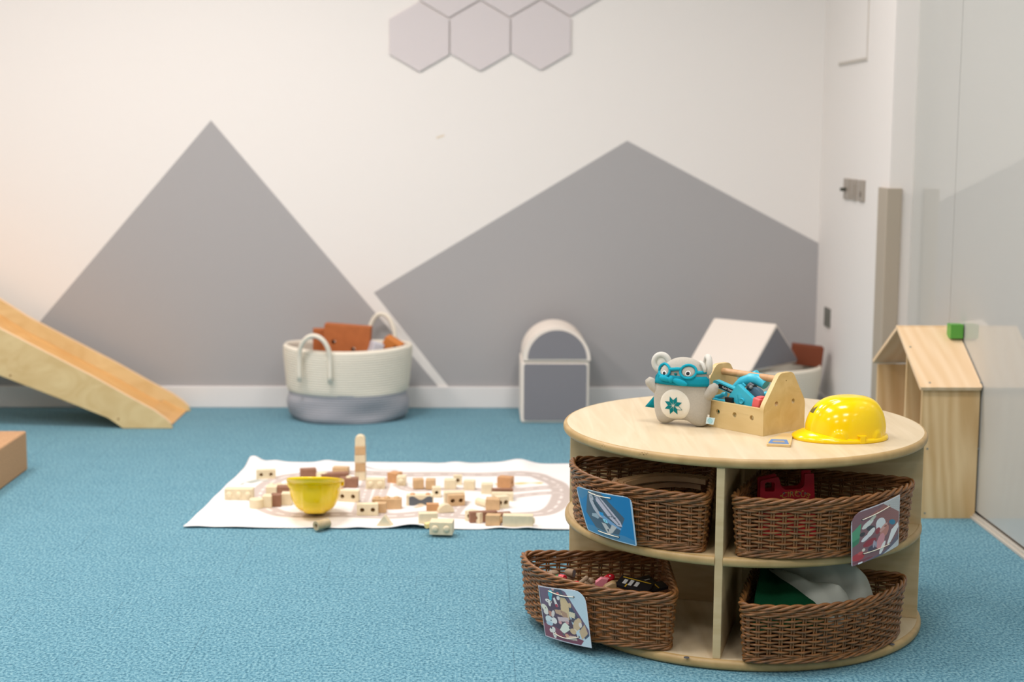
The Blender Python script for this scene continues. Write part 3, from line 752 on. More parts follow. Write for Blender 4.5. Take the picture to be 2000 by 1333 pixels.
for row in [
    (466, 978, .083, .031, .031, 'L', -2, 'pale three-peg block at the left edge of the white mat', 'F', 3),
    (521, 993, .027, .032, .032, 'L', -4, 'pale cube between the pale half cylinder and a brown cube', None, 0),
    (538, 991, .029, .032, .032, 'B', -2, 'chocolate brown cube left of the upturned yellow helmet', None, 0),
    (559, 988, .030, .032, .032, 'L', -2, 'pale cube touching the left side of the upturned helmet', None, 0),
    (530, 973, .032, .030, .030, 'L', 2, 'pale block in the second row left of the upturned helmet', None, 0),
    (553, 973, .036, .030, .030, 'B', 4, 'brown block half hidden behind the left of the upturned helmet', None, 0),
    (520, 937, .060, .026, .026, 'L', 10, 'pale two-hole block alone near the back left corner of the mat', 'H', 2),
    (546, 958, .070, .012, .032, 'L', 8, 'low pale block with pegs on top, behind the helmet to the left', 'T', 3),
    (603, 937, .050, .029, .030, 'B', 12, 'brown block standing leftmost along the back of the mat', None, 0),
    (625, 944, .028, .028, .026, 'L', -25, 'pale end block leaning against the long brown block', 'F', 1),
    (655, 944, .086, .027, .028, 'B', 14, 'long brown block lying diagonally behind the upturned helmet', None, 0),
    (664, 929, .050, .022, .030, 'T', -8, 'tan block lying behind the long brown diagonal block', None, 0),
    (680, 954, .056, .027, .030, 'B', -4, 'brown block with one pale peg on top, left of the block tower', 'T', 1),
    (652, 956, .055, .012, .030, 'T', 4, 'flat tan block just above the rim of the upturned helmet', None, 0),
    (678, 982, .064, .030, .030, 'L', -8, 'pale two-hole block right beside the upturned yellow helmet', 'H', 2),
    (733, 956, .058, .028, .026, 'L', 0, 'pale two-peg block just right below the block tower', 'F', 2),
    (718, 1009, .060, .030, .030, 'L', 5, 'pale two-hole block in front of the tan three-peg block', 'H', 2),
    (742, 1003, .034, .026, .024, 'T', -4, 'small tan cube wedged above the pale triangle block', None, 0),
    (755, 996, .084, .028, .030, 'T', -2, 'tan block with three pegs on top, right of the pale two-hole block', 'T', 3),
    (765, 945, .034, .030, .036, 'O', -30, 'orange-tan block along the back, left of a pale peg cube', None, 0),
    (783, 950, .028, .026, .036, 'L', -3, 'pale cube with one round front peg near the mat back', 'F', 1),
    (818, 956, .032, .027, .030, 'T', 8, 'light tan cube left of the greyish tan cube', None, 0),
    (840, 957, .029, .027, .032, 'T', -4, 'greyish tan cube right of the light tan cube', None, 0),
    (879, 957, .036, .027, .030, 'L', -2, 'pale cube directly left of the pale cube with a dark hole', None, 0),
    (894, 949, .026, .027, .026, 'L', 0, 'pale cube with one dark round hole, standing at the back', 'H', 1),
    (916, 959, .034, .027, .026, 'L', -6, 'pale cube alone right of the pale hole cube', None, 0),
    (853, 973, .025, .026, .036, 'L', 4, 'small pale cube with a hole, touching the dark painted block', 'H', 1),
    (845, 1000, .036, .020, .020, 'O', 2, 'small orange-tan block below the dark painted block', None, 0),
    (888, 984, .060, .030, .030, 'L', 6, 'yellowish pale block behind the tan block with a hole', None, 0),
    (893, 990, .048, .029, .030, 'T', 12, 'tan block with a dark hole at its left, in the mat middle', 'H', 2),
    (951, 966, .034, .028, .028, 'L', -3, 'pale cube with nothing in front, left of the white flat block', None, 0),
    (982, 954, .048, .030, .034, 'O', -22, 'orange block with a hole in its right end, far right on the mat', 'E', 1),
    (981, 975, .064, .027, .016, 'B', -2, 'brown block directly behind the white flat block', None, 0),
    (981, 980, .064, .022, .026, 'L', -3, 'white flat block in front of a brown one, right of mat middle', None, 0),
    (962, 998, .040, .030, .034, 'T', -4, 'tan block joined to the pale peg block, right of mat middle', None, 0),
    (984, 995, .036, .032, .034, 'L', 20, 'pale peg block pushed against the tan block', 'H', 2),
    (920, 1021, .052, .026, .034, 'L', -38, 'pale slanting block with holes at the left end of the dark plank', 'H', 2),
    (945, 1021, .078, .027, .020, 'B', 12, 'long dark brown plank block near the front right of the mat', None, 0),
    (962, 1028, .040, .027, .028, 'T', -10, 'tan cube with a pale peg on its right side, by the dark plank', 'R', 1),
    (986, 1022, .040, .024, .028, 'B', 10, 'dark brown block tucked left of the long pale block', None, 0),
    (1011, 1031, .083, .030, .030, 'L', -5, 'long pale block with an end peg, frontmost on the right', 'R', 1),
    (837, 1028, .052, .032, .026, 'L', 8, 'pale block standing behind the slanting yellowish slab', None, 0),
]:
    peg_block(*row[:8], pegs=row[8], n=row[9])
# front block half off the mat, slanting slab
peg_block(861, 1046, .062, .032, .045, 'L', -6, 'big greenish white two-peg block sticking off the front edge of the mat', 'F', 2, z=.008)
p = at(848, 1033, .030); mb = MB(); mb.box((0, 0, 0), (.060, .022, .014)); o = mb.build('peg_block', plain('yellow_wood', (238, 216, 150), .55), loc=(p.x, p.y+.035, .036), bevel=.001)
o.rotation_euler = (0, -.14, .3); tag(o, 'slanting yellowish slab resting behind the big two-peg block', 'toy block', 'wooden blocks scattered on the play mat')
# shapes
p = at(499, 996, .0055); mb = MB(); pts = [(.022*math.cos(t), .022*math.sin(t)) for t in [2*PI*i/32 for i in range(32)]]
mb.prism([pts], 0, .030); o = mb.build('round_block', BL_LIGHT, smooth=True, bevel=.001, loc=(p.x, p.y+.022, .0055)); tag(o, 'pale round block like a short drum, front left of the brown cube', 'toy block', 'wooden blocks scattered on the play mat')
p = at(750, 1029, .0055); mb = MB(); mb.prism([[(-.026, 0), (.026, 0), (0, .034)]], 0, .026, lambda u, v, q: (u, -q+.026, v)); o = mb.build('triangle_block', BL_LIGHT, bevel=.001, loc=(p.x, p.y, .0055)); o.rotation_euler.z = -.15
tag(o, 'pale triangular block lying near the front edge of the mat', 'toy block', 'wooden blocks scattered on the play mat')
p = at(872, 1002, .0055); mb = MB(); mb.prism([[(.026*math.cos(t), .026*math.sin(t)) for t in [PI*i/20 for i in range(21)]], ], 0, .022, lambda u, v, q: (u, -q+.022, v)); o = mb.build('half_round_block', BL_LIGHT, bevel=.001, loc=(p.x, p.y, .0055)); o.rotation_euler.z = .3
tag(o, 'pale half-round block standing in front of the tan block with a hole', 'toy block', 'wooden blocks scattered on the play mat')
# yellowish cylinder lying
def lying_cyl(px, py, r, L, rz, label, mat, hollow=True, z=.0055):
    p = at(px, py, z); rt = empty('cylinder_block', (p.x, p.y, z+r), rz); tag(rt, label, 'toy block', 'wooden blocks scattered on the play mat')
    mb = MB()
    if hollow: mb.prism([circle(0, 0, r, 28), circle(0, 0, r*.42, 16)], 0, L, lambda u, v, q: (u, q, v)); mb.build('body', mat, rt, smooth=True, bevel=.001)
    else: mb.prism([circle(0, 0, r, 28)], 0, L, lambda u, v, q: (u, q, v)); mb.build('body', mat, rt, smooth=True, bevel=.001)
    if hollow:
        mb = MB(); mb.box((0, .012, 0), (r*1.0, .002, r*1.0)); mb.build('hole_bottom', HOLE, rt)
lying_cyl(617, 1037, .0145, .05, -.75, 'greyish wooden cylinder with a hole, lying at the front by the helmet', wood('grey_tan_wood', (196, 178, 142), (180, 160, 122)))
lying_cyl(953, 992, .012, .05, .75, 'yellowish cylinder lying behind the tan block right of mat middle', BL_LIGHT, False)
# block tower
tb = at(703.5, 939, .0055)
for k, (c, hh) in enumerate([('L', .030), ('T', .032), ('L', .028), ('T', .031)]):
    names = ['bottom pale cube of the tall thin block tower', 'tan cube second from the bottom of the thin block tower', 'pale cube in the middle of the thin block tower', 'tan cube second from the top of the thin block tower']
    z0 = .0055+sum([.030, .032, .028, .031][:k])
    mb = MB(); mb.box((0, 0, hh/2), (.037, .037, hh-.0004)); o = mb.build('peg_block', COL[c], loc=(tb.x, tb.y+.017, z0), bevel=.0015); o.rotation_euler.z = .06*(k % 2)-.03
    tag(o, names[k], 'toy block', 'cubes of the block tower')
mb = MB(); mb.prism([[(.017, 0), (.017, .022)]+[(.017*math.cos(t), .022+.015*math.sin(t)) for t in [PI*i/16 for i in range(1, 16)]]+[(-.017, .022), (-.017, 0)]], -.017, .017, lambda u, v, q: (u, -q, v))
o = mb.build('arch_block', BL_LIGHT, smooth=True, loc=(tb.x, tb.y+.017, .1267), bevel=.001); tag(o, 'pale round-topped block crowning the thin block tower', 'toy block', 'cubes of the block tower')
# dark painted block
p = at(820, 989, .0055); dk = empty('painted_block', (p.x, p.y+.015, .0055), .0); tag(dk, 'pale block with a dark slate-grey wavy front, in the mat middle', 'toy block', 'wooden blocks scattered on the play mat')
mb = MB(); mb.box((0, 0, .0175), (.088, .03, .035)); mb.build('body', BL_LIGHT, dk, bevel=.001)
mb = MB(); W2, H2 = .038, .034
up_ = [(x, .026+.006*math.cos(x*2*PI/.055+0)*-1) for x in np.linspace(W2, -W2, 25)]; dn_ = [(x, .0045-.004*math.cos(x*2*PI/.055)*-1+.0) for x in np.linspace(-W2, W2, 25)]
mb.prism([dn_+up_], 0, .0006, lambda u, v, q: (u+.003, -.0151-q, v)); mb.build('dark_front', plain('slate_paint', (92, 98, 104), .5), dk)
for u in (-.024, .026):
    mb = MB(); mb.lathe([(0, .006), (.006, .0055), (.0085, .003), (.0085, -.001)], 14); mb.v = [(v[0]+u, v[1], v[2]+.034) for v in mb.v]; mb.build('peg', BL_ORANGE, dk, smooth=True)
# ------------------------------------------------------------------ plush toy
PL = empty('plush_toy', (.5115, 3.760, TH+.0005), math.radians(-27)); tag(PL, 'grey round-eared plush animal with teal goggles, scarf and cape beside the toolbox', 'plush toy')
PLUSH = plain('grey_plush', (184, 179, 167), .95, .1, bump=.5, bscale=900, var=.05, vscale=300, sheen=.2)
CREAMP = plain('cream_plush', (232, 228, 214), .95, .1, bump=.4, bscale=900, sheen=.2)
EARM = plain('light_grey_plush', (212, 210, 200), .95, .1, bump=.4, bscale=900, sheen=.2)
TEAL = plain('teal_felt', (28, 158, 180), .9, .15, bump=.3, bscale=700)
TEALD = plain('dark_teal_print', (0, 122, 128), .8, .2)
OUT = [(-.066,.012),(-.058,.002),(-.040,.0),(-.028,.005),(-.016,.012),(.012,.013),(.024,.008),(.036,.0),(.056,.0),(.066,.008),(.071,.03),(.074,.06),(.073,.09),(.070,.115),(.064,.135),(.052,.152),(.032,.166),(.008,.171),(-.018,.168),(-.040,.156),(-.055,.140),(-.063,.120),(-.070,.100),(-.074,.07),(-.073,.04)]
OUTS = chaikin(OUT, True, 2)
BC = (0, .08); BT = .032
_oa = np.array([math.atan2(p[1]-BC[1], p[0]-BC[0]) for p in OUTS]); _or = np.array([math.hypot(p[0]-BC[0], p[1]-BC[1]) for p in OUTS])
_o = np.argsort(_oa); _oa = _oa[_o]; _or = _or[_o]
def brad(a):
    return float(np.interp(a, np.concatenate([_oa-2*PI, _oa, _oa+2*PI]), np.concatenate([_or]*3)))
def bsurf(u, z, off=0.0):        # front face of the body
    du, dz = u-BC[0], z-BC[1]; s = min(.995, math.hypot(du, dz)/brad(math.atan2(dz, du)))
    return -BT*math.sqrt(max(0, 1-s**2.8))-off
mb = MB(); NR = 14; NA = len(OUTS); vs = []; fs = []
ss = [math.sin(PI/2*k/NR) for k in range(NR+1)]
for sgn in (-1, 1):
    for k in range(1, NR+1):
        s = ss[k]
        for p in OUTS: vs.append((BC[0]+(p[0]-BC[0])*s, sgn*BT*math.sqrt(max(0, 1-s**2.8)), BC[1]+(p[1]-BC[1])*s))
vs += [(0, -BT, BC[1]), (0, BT, BC[1])]; cf = len(vs)-2
for si in (0, 1):
    o0 = si*NR*NA
    for i in range(NA):
        j = (i+1) % NA
        f = (cf+si, o0+i, o0+j); fs.append(f if si == 0 else f[::-1])
        for k in range(NR-1):
            q = (o0+k*NA+i, o0+(k+1)*NA+i, o0+(k+1)*NA+j, o0+k*NA+j); fs.append(q if si == 0 else q[::-1])
mb.add(vs, fs); mb.build('body', PLUSH, PL, smooth='all')
def patch(fn_pts, name, mat, off, rings=8, center=None, parent=None, edge=-.001):
    """fill a star-shaped outline lying on the front of the body"""
    c = center or (sum(p[0] for p in fn_pts)/len(fn_pts), sum(p[1] for p in fn_pts)/len(fn_pts))
    vs = [(c[0], bsurf(*c, off), c[1])]; fs = []; n = len(fn_pts)
    for k in range(1, rings+1):
        t = k/rings
        for p in fn_pts:
            u = c[0]+(p[0]-c[0])*t; z = c[1]+(p[1]-c[1])*t; vs.append((u, bsurf(u, z, off if k < rings else edge), z))
    for i in range(n):
        j = (i+1) % n; fs.append((0, 1+i, 1+j))
        for k in range(rings-1): fs.append((1+k*n+i, 1+(k+1)*n+i, 1+(k+1)*n+j, 1+k*n+j))
    m = MB(); m.add(vs, fs); return m.build(name, mat, parent or PL, smooth='all')
bel = [( -.009+.041*math.cos(t), max(.0135, .054+.0405*math.sin(t))) for t in [2*PI*i/64 for i in range(64)]]
belly = patch(bel, 'belly', CREAMP, .0012, 10)
for k in range(8):
    a = math.radians(22.5+45*k); c, s = math.cos(a), math.sin(a); L0, L1, wd = .0022, .0245, .0052
    pts = [(L0, 0), ((L0+L1)*.48, -wd), (L1, 0), ((L0+L1)*.48, wd)]
    pts = [(-.012+x*c-y*s, .052+x*s+y*c) for x, y in pts]
    if k == 6+1:    # the open petal is an outline only
        m = MB(); m.tube([(u, bsurf(u, z, .0022), z) for u, z in pts+[pts[0]]], .0006, 6); m.build('star_petal', TEALD, belly)
        continue
    m = MB(); dense = []
    for i in range(4):
        for t in (0, .33, .66): dense.append((pts[i][0]*(1-t)+pts[(i+1) % 4][0]*t, pts[i][1]*(1-t)+pts[(i+1) % 4][1]*t))
    patch(dense, 'star_petal', TEALD, .0022, 3, parent=belly, edge=.0020)
# scarf band across the face and round the back
m = MB(); vs = []; fs = []; n = 40
for i in range(n+1):
    a = PI*i/n; hu = .0735
    for kk, z in enumerate((.103, .111, .119, .127)):
        w_ = brad(math.atan2(z-BC[1], .07)); ue = .070-(.006 if z > .12 else .002)*(z-.103)/.02
        u = -ue*math.cos(a); vs.append((u*1.012, bsurf(u*.995, z, .0022), z))
for i in range(n):
    for kk in range(3): fs.append((i*4+kk, (i+1)*4+kk, (i+1)*4+kk+1, i*4+kk+1))
m.add(vs, fs); o = m.build('scarf_band', plain('teal_band', (20, 140, 160), .9, .15, bump=.3, bscale=700), PL, smooth='all'); md = o.modifiers.new('t', 'SOLIDIFY'); md.thickness = .002; md.offset = 1
# goggles, lenses, eyes
gog = MB()
def oval(cu, cz, rx, rz_, n=40): return [(cu+rx*math.cos(2*PI*i/n), cz+rz_*math.sin(2*PI*i/n)) for i in range(n)]
for cu, cz, rx, rz_ in ((-.0415, .1365, .0175, .0150), (.0235, .1385, .0195, .0158)):
    patch(oval(cu, cz, rx-.001, rz_-.001), 'lens', PLUSH, .0030, 5)
    m = MB(); m.tube([(u, bsurf(u, z, .0042), z) for u, z in oval(cu, cz, rx, rz_)], .0033, 8, closed=True); m.build('goggle_rim', TEAL, PL, smooth='all')
m = MB(); m.tube([(u, bsurf(u, .1425, .0045), .1425+.0015*math.cos(u*120)) for u in np.linspace(-.0245, .0045, 8)], .0042, 8); m.build('goggle_bridge', TEAL, PL, smooth='all')
m = MB(); m.tube([(u, bsurf(u, .137, .003), .137) for u in np.linspace(.0425, .062, 6)], .0042, 8); m.build('goggle_strap', TEAL, PL, smooth='all')
WH = plain('white_felt', (244, 244, 240), .8); BKE = plain('black_eye', (22, 26, 30), .35)
for cu, cz in ((-.0395, .1300), (.0235, .1345)):
    patch(oval(cu, cz, .0066, .0066, 24), 'eye_white', WH, .0040, 3, edge=.0034)
    patch(oval(cu, cz, .0046, .0046, 24), 'pupil', BKE, .0048, 3, edge=.0042)
# snout and bow
def blob(name, mat, c, r, rot=None, parent=None, n=16):
    m = MB(); pr = [(math.sin(PI*i/n)*1.0, -math.cos(PI*i/n)) for i in range(n+1)]; pr[0] = (0, -1); pr[-1] = (0, 1)
    m.lathe(pr, 20); R_ = rot or Matrix.Identity(3)
    m.v = [tuple(R_ @ Vector((v[0]*r[0], v[1]*r[1], v[2]*r[2]))+Vector(c)) for v in m.v]
    return m.build(name, mat, parent or PL, smooth='all')
blob('nose', TEALD, (-.0085, bsurf(-.0085, .131)-.002, .131), (.004, .003, .003))
yb = bsurf(-.016, .118)-.0075
blob('scarf_knot', TEAL, (-.017, yb-.001, .118), (.0068, .0065, .0085), Matrix.Rotation(.2, 3, 'Y'))
blob('scarf_tail', TEAL, (-.034, yb+.0015, .1185), (.0160, .0055, .0068), Matrix.Rotation(.12, 3, 'Y') @ Matrix.Rotation(.12, 3, 'Z').transposed())
blob('scarf_tail', TEAL, (.006, yb-.001, .1125), (.0205, .0055, .0078), Matrix.Rotation(.25, 3, 'Y'))
# ears
def ear(c, rz, sx=1):
    R_ = Matrix.Rotation(rz, 3, 'Z')
    m = MB(); m.tube([R_ @ Vector((.0185*sx*math.cos(t), 0, .0195*math.sin(t)))+Vector(c) for t in [2*PI*i/32 for i in range(32)]], .0075, 12, closed=True)
    e = m.build('ear', EARM, PL, smooth='all')
    blob('inner_ear', CREAMP, c, (.0145*sx, .004, .0155), R_, e)
ear((-.058, .004, .152), .1); ear((.062, .006, .154), -1.0)
m = MB(); m.tube([(.047, -.008, .163), (.056, -.014, .158), (.062, -.017, .147), (.062, -.016, .139)], [.003, .0045, .0045, .003], 10); m.build('ear_fold', EARM, PL, smooth='all')
# arms
for pts, rr in (([(-.058, 0, .080), (-.074, -.004, .093), (-.085, -.006, .104), (-.0905, -.006, .110)], [.0150, .0140, .0128, .0075]), ([(.056, 0, .074), (.071, -.006, .085), (.083, -.009, .099), (.089, -.010, .108)], [.0165, .0150, .0135, .008])):
    P_ = chaikin([tuple(p) for p in pts], False, 0); m = MB()
    N = 14; cc = []; rl = []
    for i in range(N+1):
        t = i/N*(len(pts)-1); k = min(int(t), len(pts)-2); f = t-k
        cc.append(Vector(pts[k])*(1-f)+Vector(pts[k+1])*f); rl.append(rr[k]*(1-f)+rr[k+1]*f)
    m.tube(cc, rl, 14); m.build('arm', PLUSH, PL, smooth='all')
# cape
m = MB(); vs = []; fs = []
for i in range(25):
    t = i/24*2-1
    for k in range(9):
        q = k/8; u = t*(.048+(.062 if t < 0 else .040)*q); z = .104-.078*q+.006*abs(t)*q; vs.append((u, .026+.006*q+.004*math.sin(t*9)*q-.02*(1-q)*t*t*.3, z))
for i in range(24):
    for k in range(8): fs.append((i*9+k, i*9+k+1, (i+1)*9+k+1, (i+1)*9+k))
m.add(vs, fs); o = m.build('cape', plain('teal_cape', (0, 132, 148), .85, .2), PL, smooth='all'); md = o.modifiers.new('t', 'SOLIDIFY'); md.thickness = .0015
# side label
m = MB(); m.prism([[(.069, .012), (.0885, .011), (.0925, .028), (.071, .0285)]], -.0205, -.0212, lambda u, v, q: (u, q, v)); lt = m.build('side_label', plain('pale_blue_label', (205, 230, 234), .7), PL)
m = MB(); m.tube([(.080+.0058*math.cos(t), -.0214, .0200+.0058*math.sin(t)) for t in [2*PI*i/24 for i in range(24)]], .0005, 5, closed=True); m.build('label_ring', plain('label_ink', (110, 190, 205), .7), lt)
m = MB(); m.lathe([(0, 0), (.0042, 0), (.0042, .0003), (0, .0003)], 16); m.v = [(v[0]+.080, -.0212-v[2], v[1]+.020) for v in m.v]; m.build('label_mark', plain('label_ink_pale', (160, 212, 220), .7), lt)
m = MB(); m.box((.0755, -.0205, .031), (.005, .001, .007)); m.build('label_loop', CREAMP, lt)

# ------------------------------------------------------------------ toolbox
TBA = Vector((.686, 3.611, TH)); TRZ = math.radians(40)
TB = empty('wooden_toolbox', TBA, TRZ); tag(TB, 'open wooden toy toolbox with round bar handle, standing beside the plush toy', 'toolbox')
TW, TL, THH = .158, .212, .147
endp = round_poly([(0, 0), (TW, 0), (TW, .070), (.108, THH), (.058, THH), (0, .070)], [.001, .001, .010, .012, .012, .010])
for y0 in (0, TL-.012):
    mb = MB(); mb.prism([endp, circle(.048, .074, .0063, 18), circle(.112, .074, .0063, 18), circle(.083, .127, .0018, 10)], y0, y0+.012, lambda u, v, q: (u, q, v)); mb.build('end_panel', TOOLWOOD, TB, bevel=.0008)
for x0 in (.0005, TW-.0095):
    mb = MB(); mb.prism([rect(.012, 0, TL-.012, .066)]+[circle(yy, .040, .0063, 18) for yy in (.036, .090, .144)], x0, x0+.009, lambda u, v, q: (q, u, v)); mb.build('side_panel', TOOLWOOD, TB, bevel=.0006)
mb = MB(); mb.box((TW/2, TL/2, .006), (TW-.02, TL-.026, .008)); mb.build('bottom_board', TOOLWOOD, TB)
mb = MB(); mb.tube([(.083, .010, .1265), (.083, TL/2, .1265), (.083, TL-.010, .1265)], .0088, 24); mb.build('bar_handle', DOWEL, TB, smooth=True)
Ri = Matrix.Rotation(-TRZ, 3, 'Z'); Sd = Vector((math.cos(TRZ), math.sin(TRZ), 0))
def tbp(px, py, x):              # toolbox frame point on the lengthwise plane x
    d = ray(px, py); n_ = Sd; o_ = Vector((0, 0, CAM_Z)); t = (TBA+Sd*x-o_).dot(n_)/d.dot(n_)
    return Ri @ (o_+d*t-TBA)
TOOLB = plain('turquoise_plastic', (58, 186, 212), .3, .5); TOOLD = plain('charcoal_plastic', (48, 52, 58), .35); STEELP = plain('slate_plastic', (84, 108, 126), .3)
def tool(name, label):
    r = empty(name, TBA, TRZ); tag(r, label, 'toy tool', 'toy tools in the wooden toolbox'); return r
def text(s, size, parent, mat, frame, ext=.0002, bend=None, name='lettering'):
    """frame(u, v, w) maps the text plane to the parent's frame"""
    cu = bpy.data.curves.new('tmp', 'FONT'); cu.body = s; cu.size = size; cu.align_x = 'CENTER'; cu.align_y = 'CENTER'; cu.extrude = ext
    cu.resolution_u = 3
    to = bpy.data.objects.new('tmp', cu); col.objects.link(to); bpy.context.view_layer.update()
    me = bpy.data.meshes.new_from_object(to.evaluated_get(bpy.context.evaluated_depsgraph_get())); bpy.data.objects.remove(to)
    for v in me.vertices:
        u, vv, w_ = v.co
        if bend: u, vv = bend(u, vv)
        v.co = frame(u, vv, w_)
    me.materials.clear(); me.materials.append(mat); me.name = name
    o = bpy.data.objects.new(name, me); col.objects.link(o); o.parent = parent; return o
# handle with printed name
th = tool('toy_hammer', 'turquoise toy tool handle with a black PLAY TOOL plate, next to the plush arm')
a = tbp(1399, 748, .040); b = tbp(1446, 769, .040); dr = (b-a); L = dr.length; dr.normalize(); nz = Vector((1, 0, 0)).cross(dr); nz = -nz if nz.z < 0 else nz
mb = MB(); mb.prism([round_poly([(-.004, -.008), (L+.006, -.009), (L+.006, .009), (-.004, .008)], [.007, .002, .002, .007])], -.008, .008, lambda u, v, q: tuple(a+dr*u+nz*v+Vector((q, 0, 0)))); mb.build('handle', TOOLB, th, smooth=True, bevel=.002)
mb = MB(); mb.prism([round_poly([(.014, -.0062), (L-.002, -.0062), (L-.002, .0048), (.014, .0048)], .005)], -.0085, -.008, lambda u, v, q: tuple(a+dr*u+nz*v+Vector((q, 0, 0)))); pl_ = mb.build('name_plate', BLACK, th)
text('PLAY TOOL', .0068, pl_, plain('white_print', (225, 235, 238), .6), lambda u, v, w_: a+dr*(u+.014+(L-.016)/2)+nz*(v-.0008)+Vector((-.0088-w_, 0, 0)))
mb = MB(); mb.tube([b+dr*.004, b+dr*.010+Vector((0, 0, -.02)), b+dr*.004+Vector((.01, 0, -.05))], .012, 12); mb.build('head', TOOLB, th, smooth=True)
# tilted box lid with knob
tl = tool('toy_box_lid', 'tilted square turquoise toy piece with a round knob, front of the toolbox')
P0 = tbp(1423, 775, .028); P1 = tbp(1440, 751, .030); P2 = tbp(1478, 787, .034)
e1 = (P1-P0); e2 = (P2-P1); nn = e1.cross(e2).normalized(); nn = nn if nn.x < 0 else -nn
mb = MB(); mb.prism([round_poly([(0, 0), (1, 0), (1, 1), (0, 1)], .04)], 0, .014, lambda u, v, q: tuple(P0+e1*u+e2*v-nn*q)); mb.build('body', TOOLB, tl, bevel=.001)
kc = P0+e1*.42+e2*.52; t1 = e1.normalized(); t2 = nn.cross(t1)
mb = MB(); mb.lathe([(0, .0035), (.004, .0035), (.0062, .005), (.0068, .004), (.0068, -.001)], 20); mb.v = [tuple(kc+t1*v[0]+t2*v[1]+nn*v[2]) for v in mb.v]; mb.build('knob', TOOLB, tl, smooth=True)
# power drill
dd = tool('toy_drill', 'turquoise toy drill with dark chuck lying under the bar handle')
pts = [tbp(1437, 757, .075), tbp(1450, 747, .08), tbp(1468, 740, .085), tbp(1484, 742, .085), tbp(1496, 752, .085)]
mb = MB(); mb.tube(pts, [.010, .014, .0165, .017, .013], 16); mb.build('body', TOOLB, dd, smooth=True)
pts = [tbp(1466, 742, .095), tbp(1475, 731, .10), tbp(1479, 727, .10)]
mb = MB(); mb.tube(pts, [.011, .009, .006], 14); mb.build('grip', TOOLB, dd, smooth=True)
mb = MB(); mb.tube([tbp(1466, 757, .066), tbp(1473, 760, .062)], [.013, .010], 16); ck = mb.build('chuck', TOOLD, dd, smooth=True)
blob('ball_bearing', SCREW, tbp(1467, 757, .052), (.0045,)*3, parent=ck)
mb = MB(); mb.box(tbp(1452, 755, .062), (.004, .012, .014), Matrix.Rotation(.5, 3, 'X')); mb.build('side_plate', TOOLB, dd, bevel=.001)
# slate half wheel
sw = tool('toy_saw_blade', 'slate blue half-round toy blade between the drill and the red piece')
c_ = tbp(1478, 772, .062)
mb = MB(); arc = [(.022*math.cos(t), .018*math.sin(t)) for t in [PI*i/20 for i in range(21)]]
mb.prism([arc+[(-.022, -.006), (.022, -.006)]], -.008, .008, lambda u, v, q: tuple(c_+Vector((q, -u, v-.0))+Vector((0, -u*0, u*-.25)))); mb.build('blade', STEELP, sw, smooth=True, bevel=.001)
rd = tool('toy_red_block', 'coral red toy piece in the front corner of the toolbox')
c_ = tbp(1483, 789, .030); mb = MB(); mb.box(c_, (.03, .022, .03), Matrix.Rotation(.2, 3, 'X')); mb.box(c_+Vector((.004, -.002, .015)), (.02, .018, .006)); mb.build('body', plain('coral_plastic', (226, 98, 98), .4), rd, bevel=.003)
ts = tool('toy_wrench', 'flat turquoise toy piece with black underside, behind the plush arm')
c_ = tbp(1411, 781, .035); mb = MB(); mb.box(c_+Vector((.0, 0, -.004)), (.032, .045, .014)); mb.build('body', TOOLB, ts, bevel=.003)
mb = MB(); mb.tube([tbp(1398, 776, .03), tbp(1408, 774, .03), tbp(1413, 770.5, .03), tbp(1418, 771, .03)], [.005, .005, .006, .006], 10); mb.build('latch', TOOLB, ts, smooth=True)
mb = MB(); mb.box(tbp(1425, 782, .026), (.012, .022, .014)); mb.build('black_foot', BLACK, ts, bevel=.002)
bl = tool('toy_blue_peg', 'small turquoise toy tip showing beside the front end panel')
mb = MB(); c_ = tbp(1497, 768, .075); mb.tube([c_+Vector((0, 0, -.03)), c_, c_+Vector((0, 0, .004))], [.008, .008, .004], 12); mb.build('tip', TOOLB, bl, smooth=True)

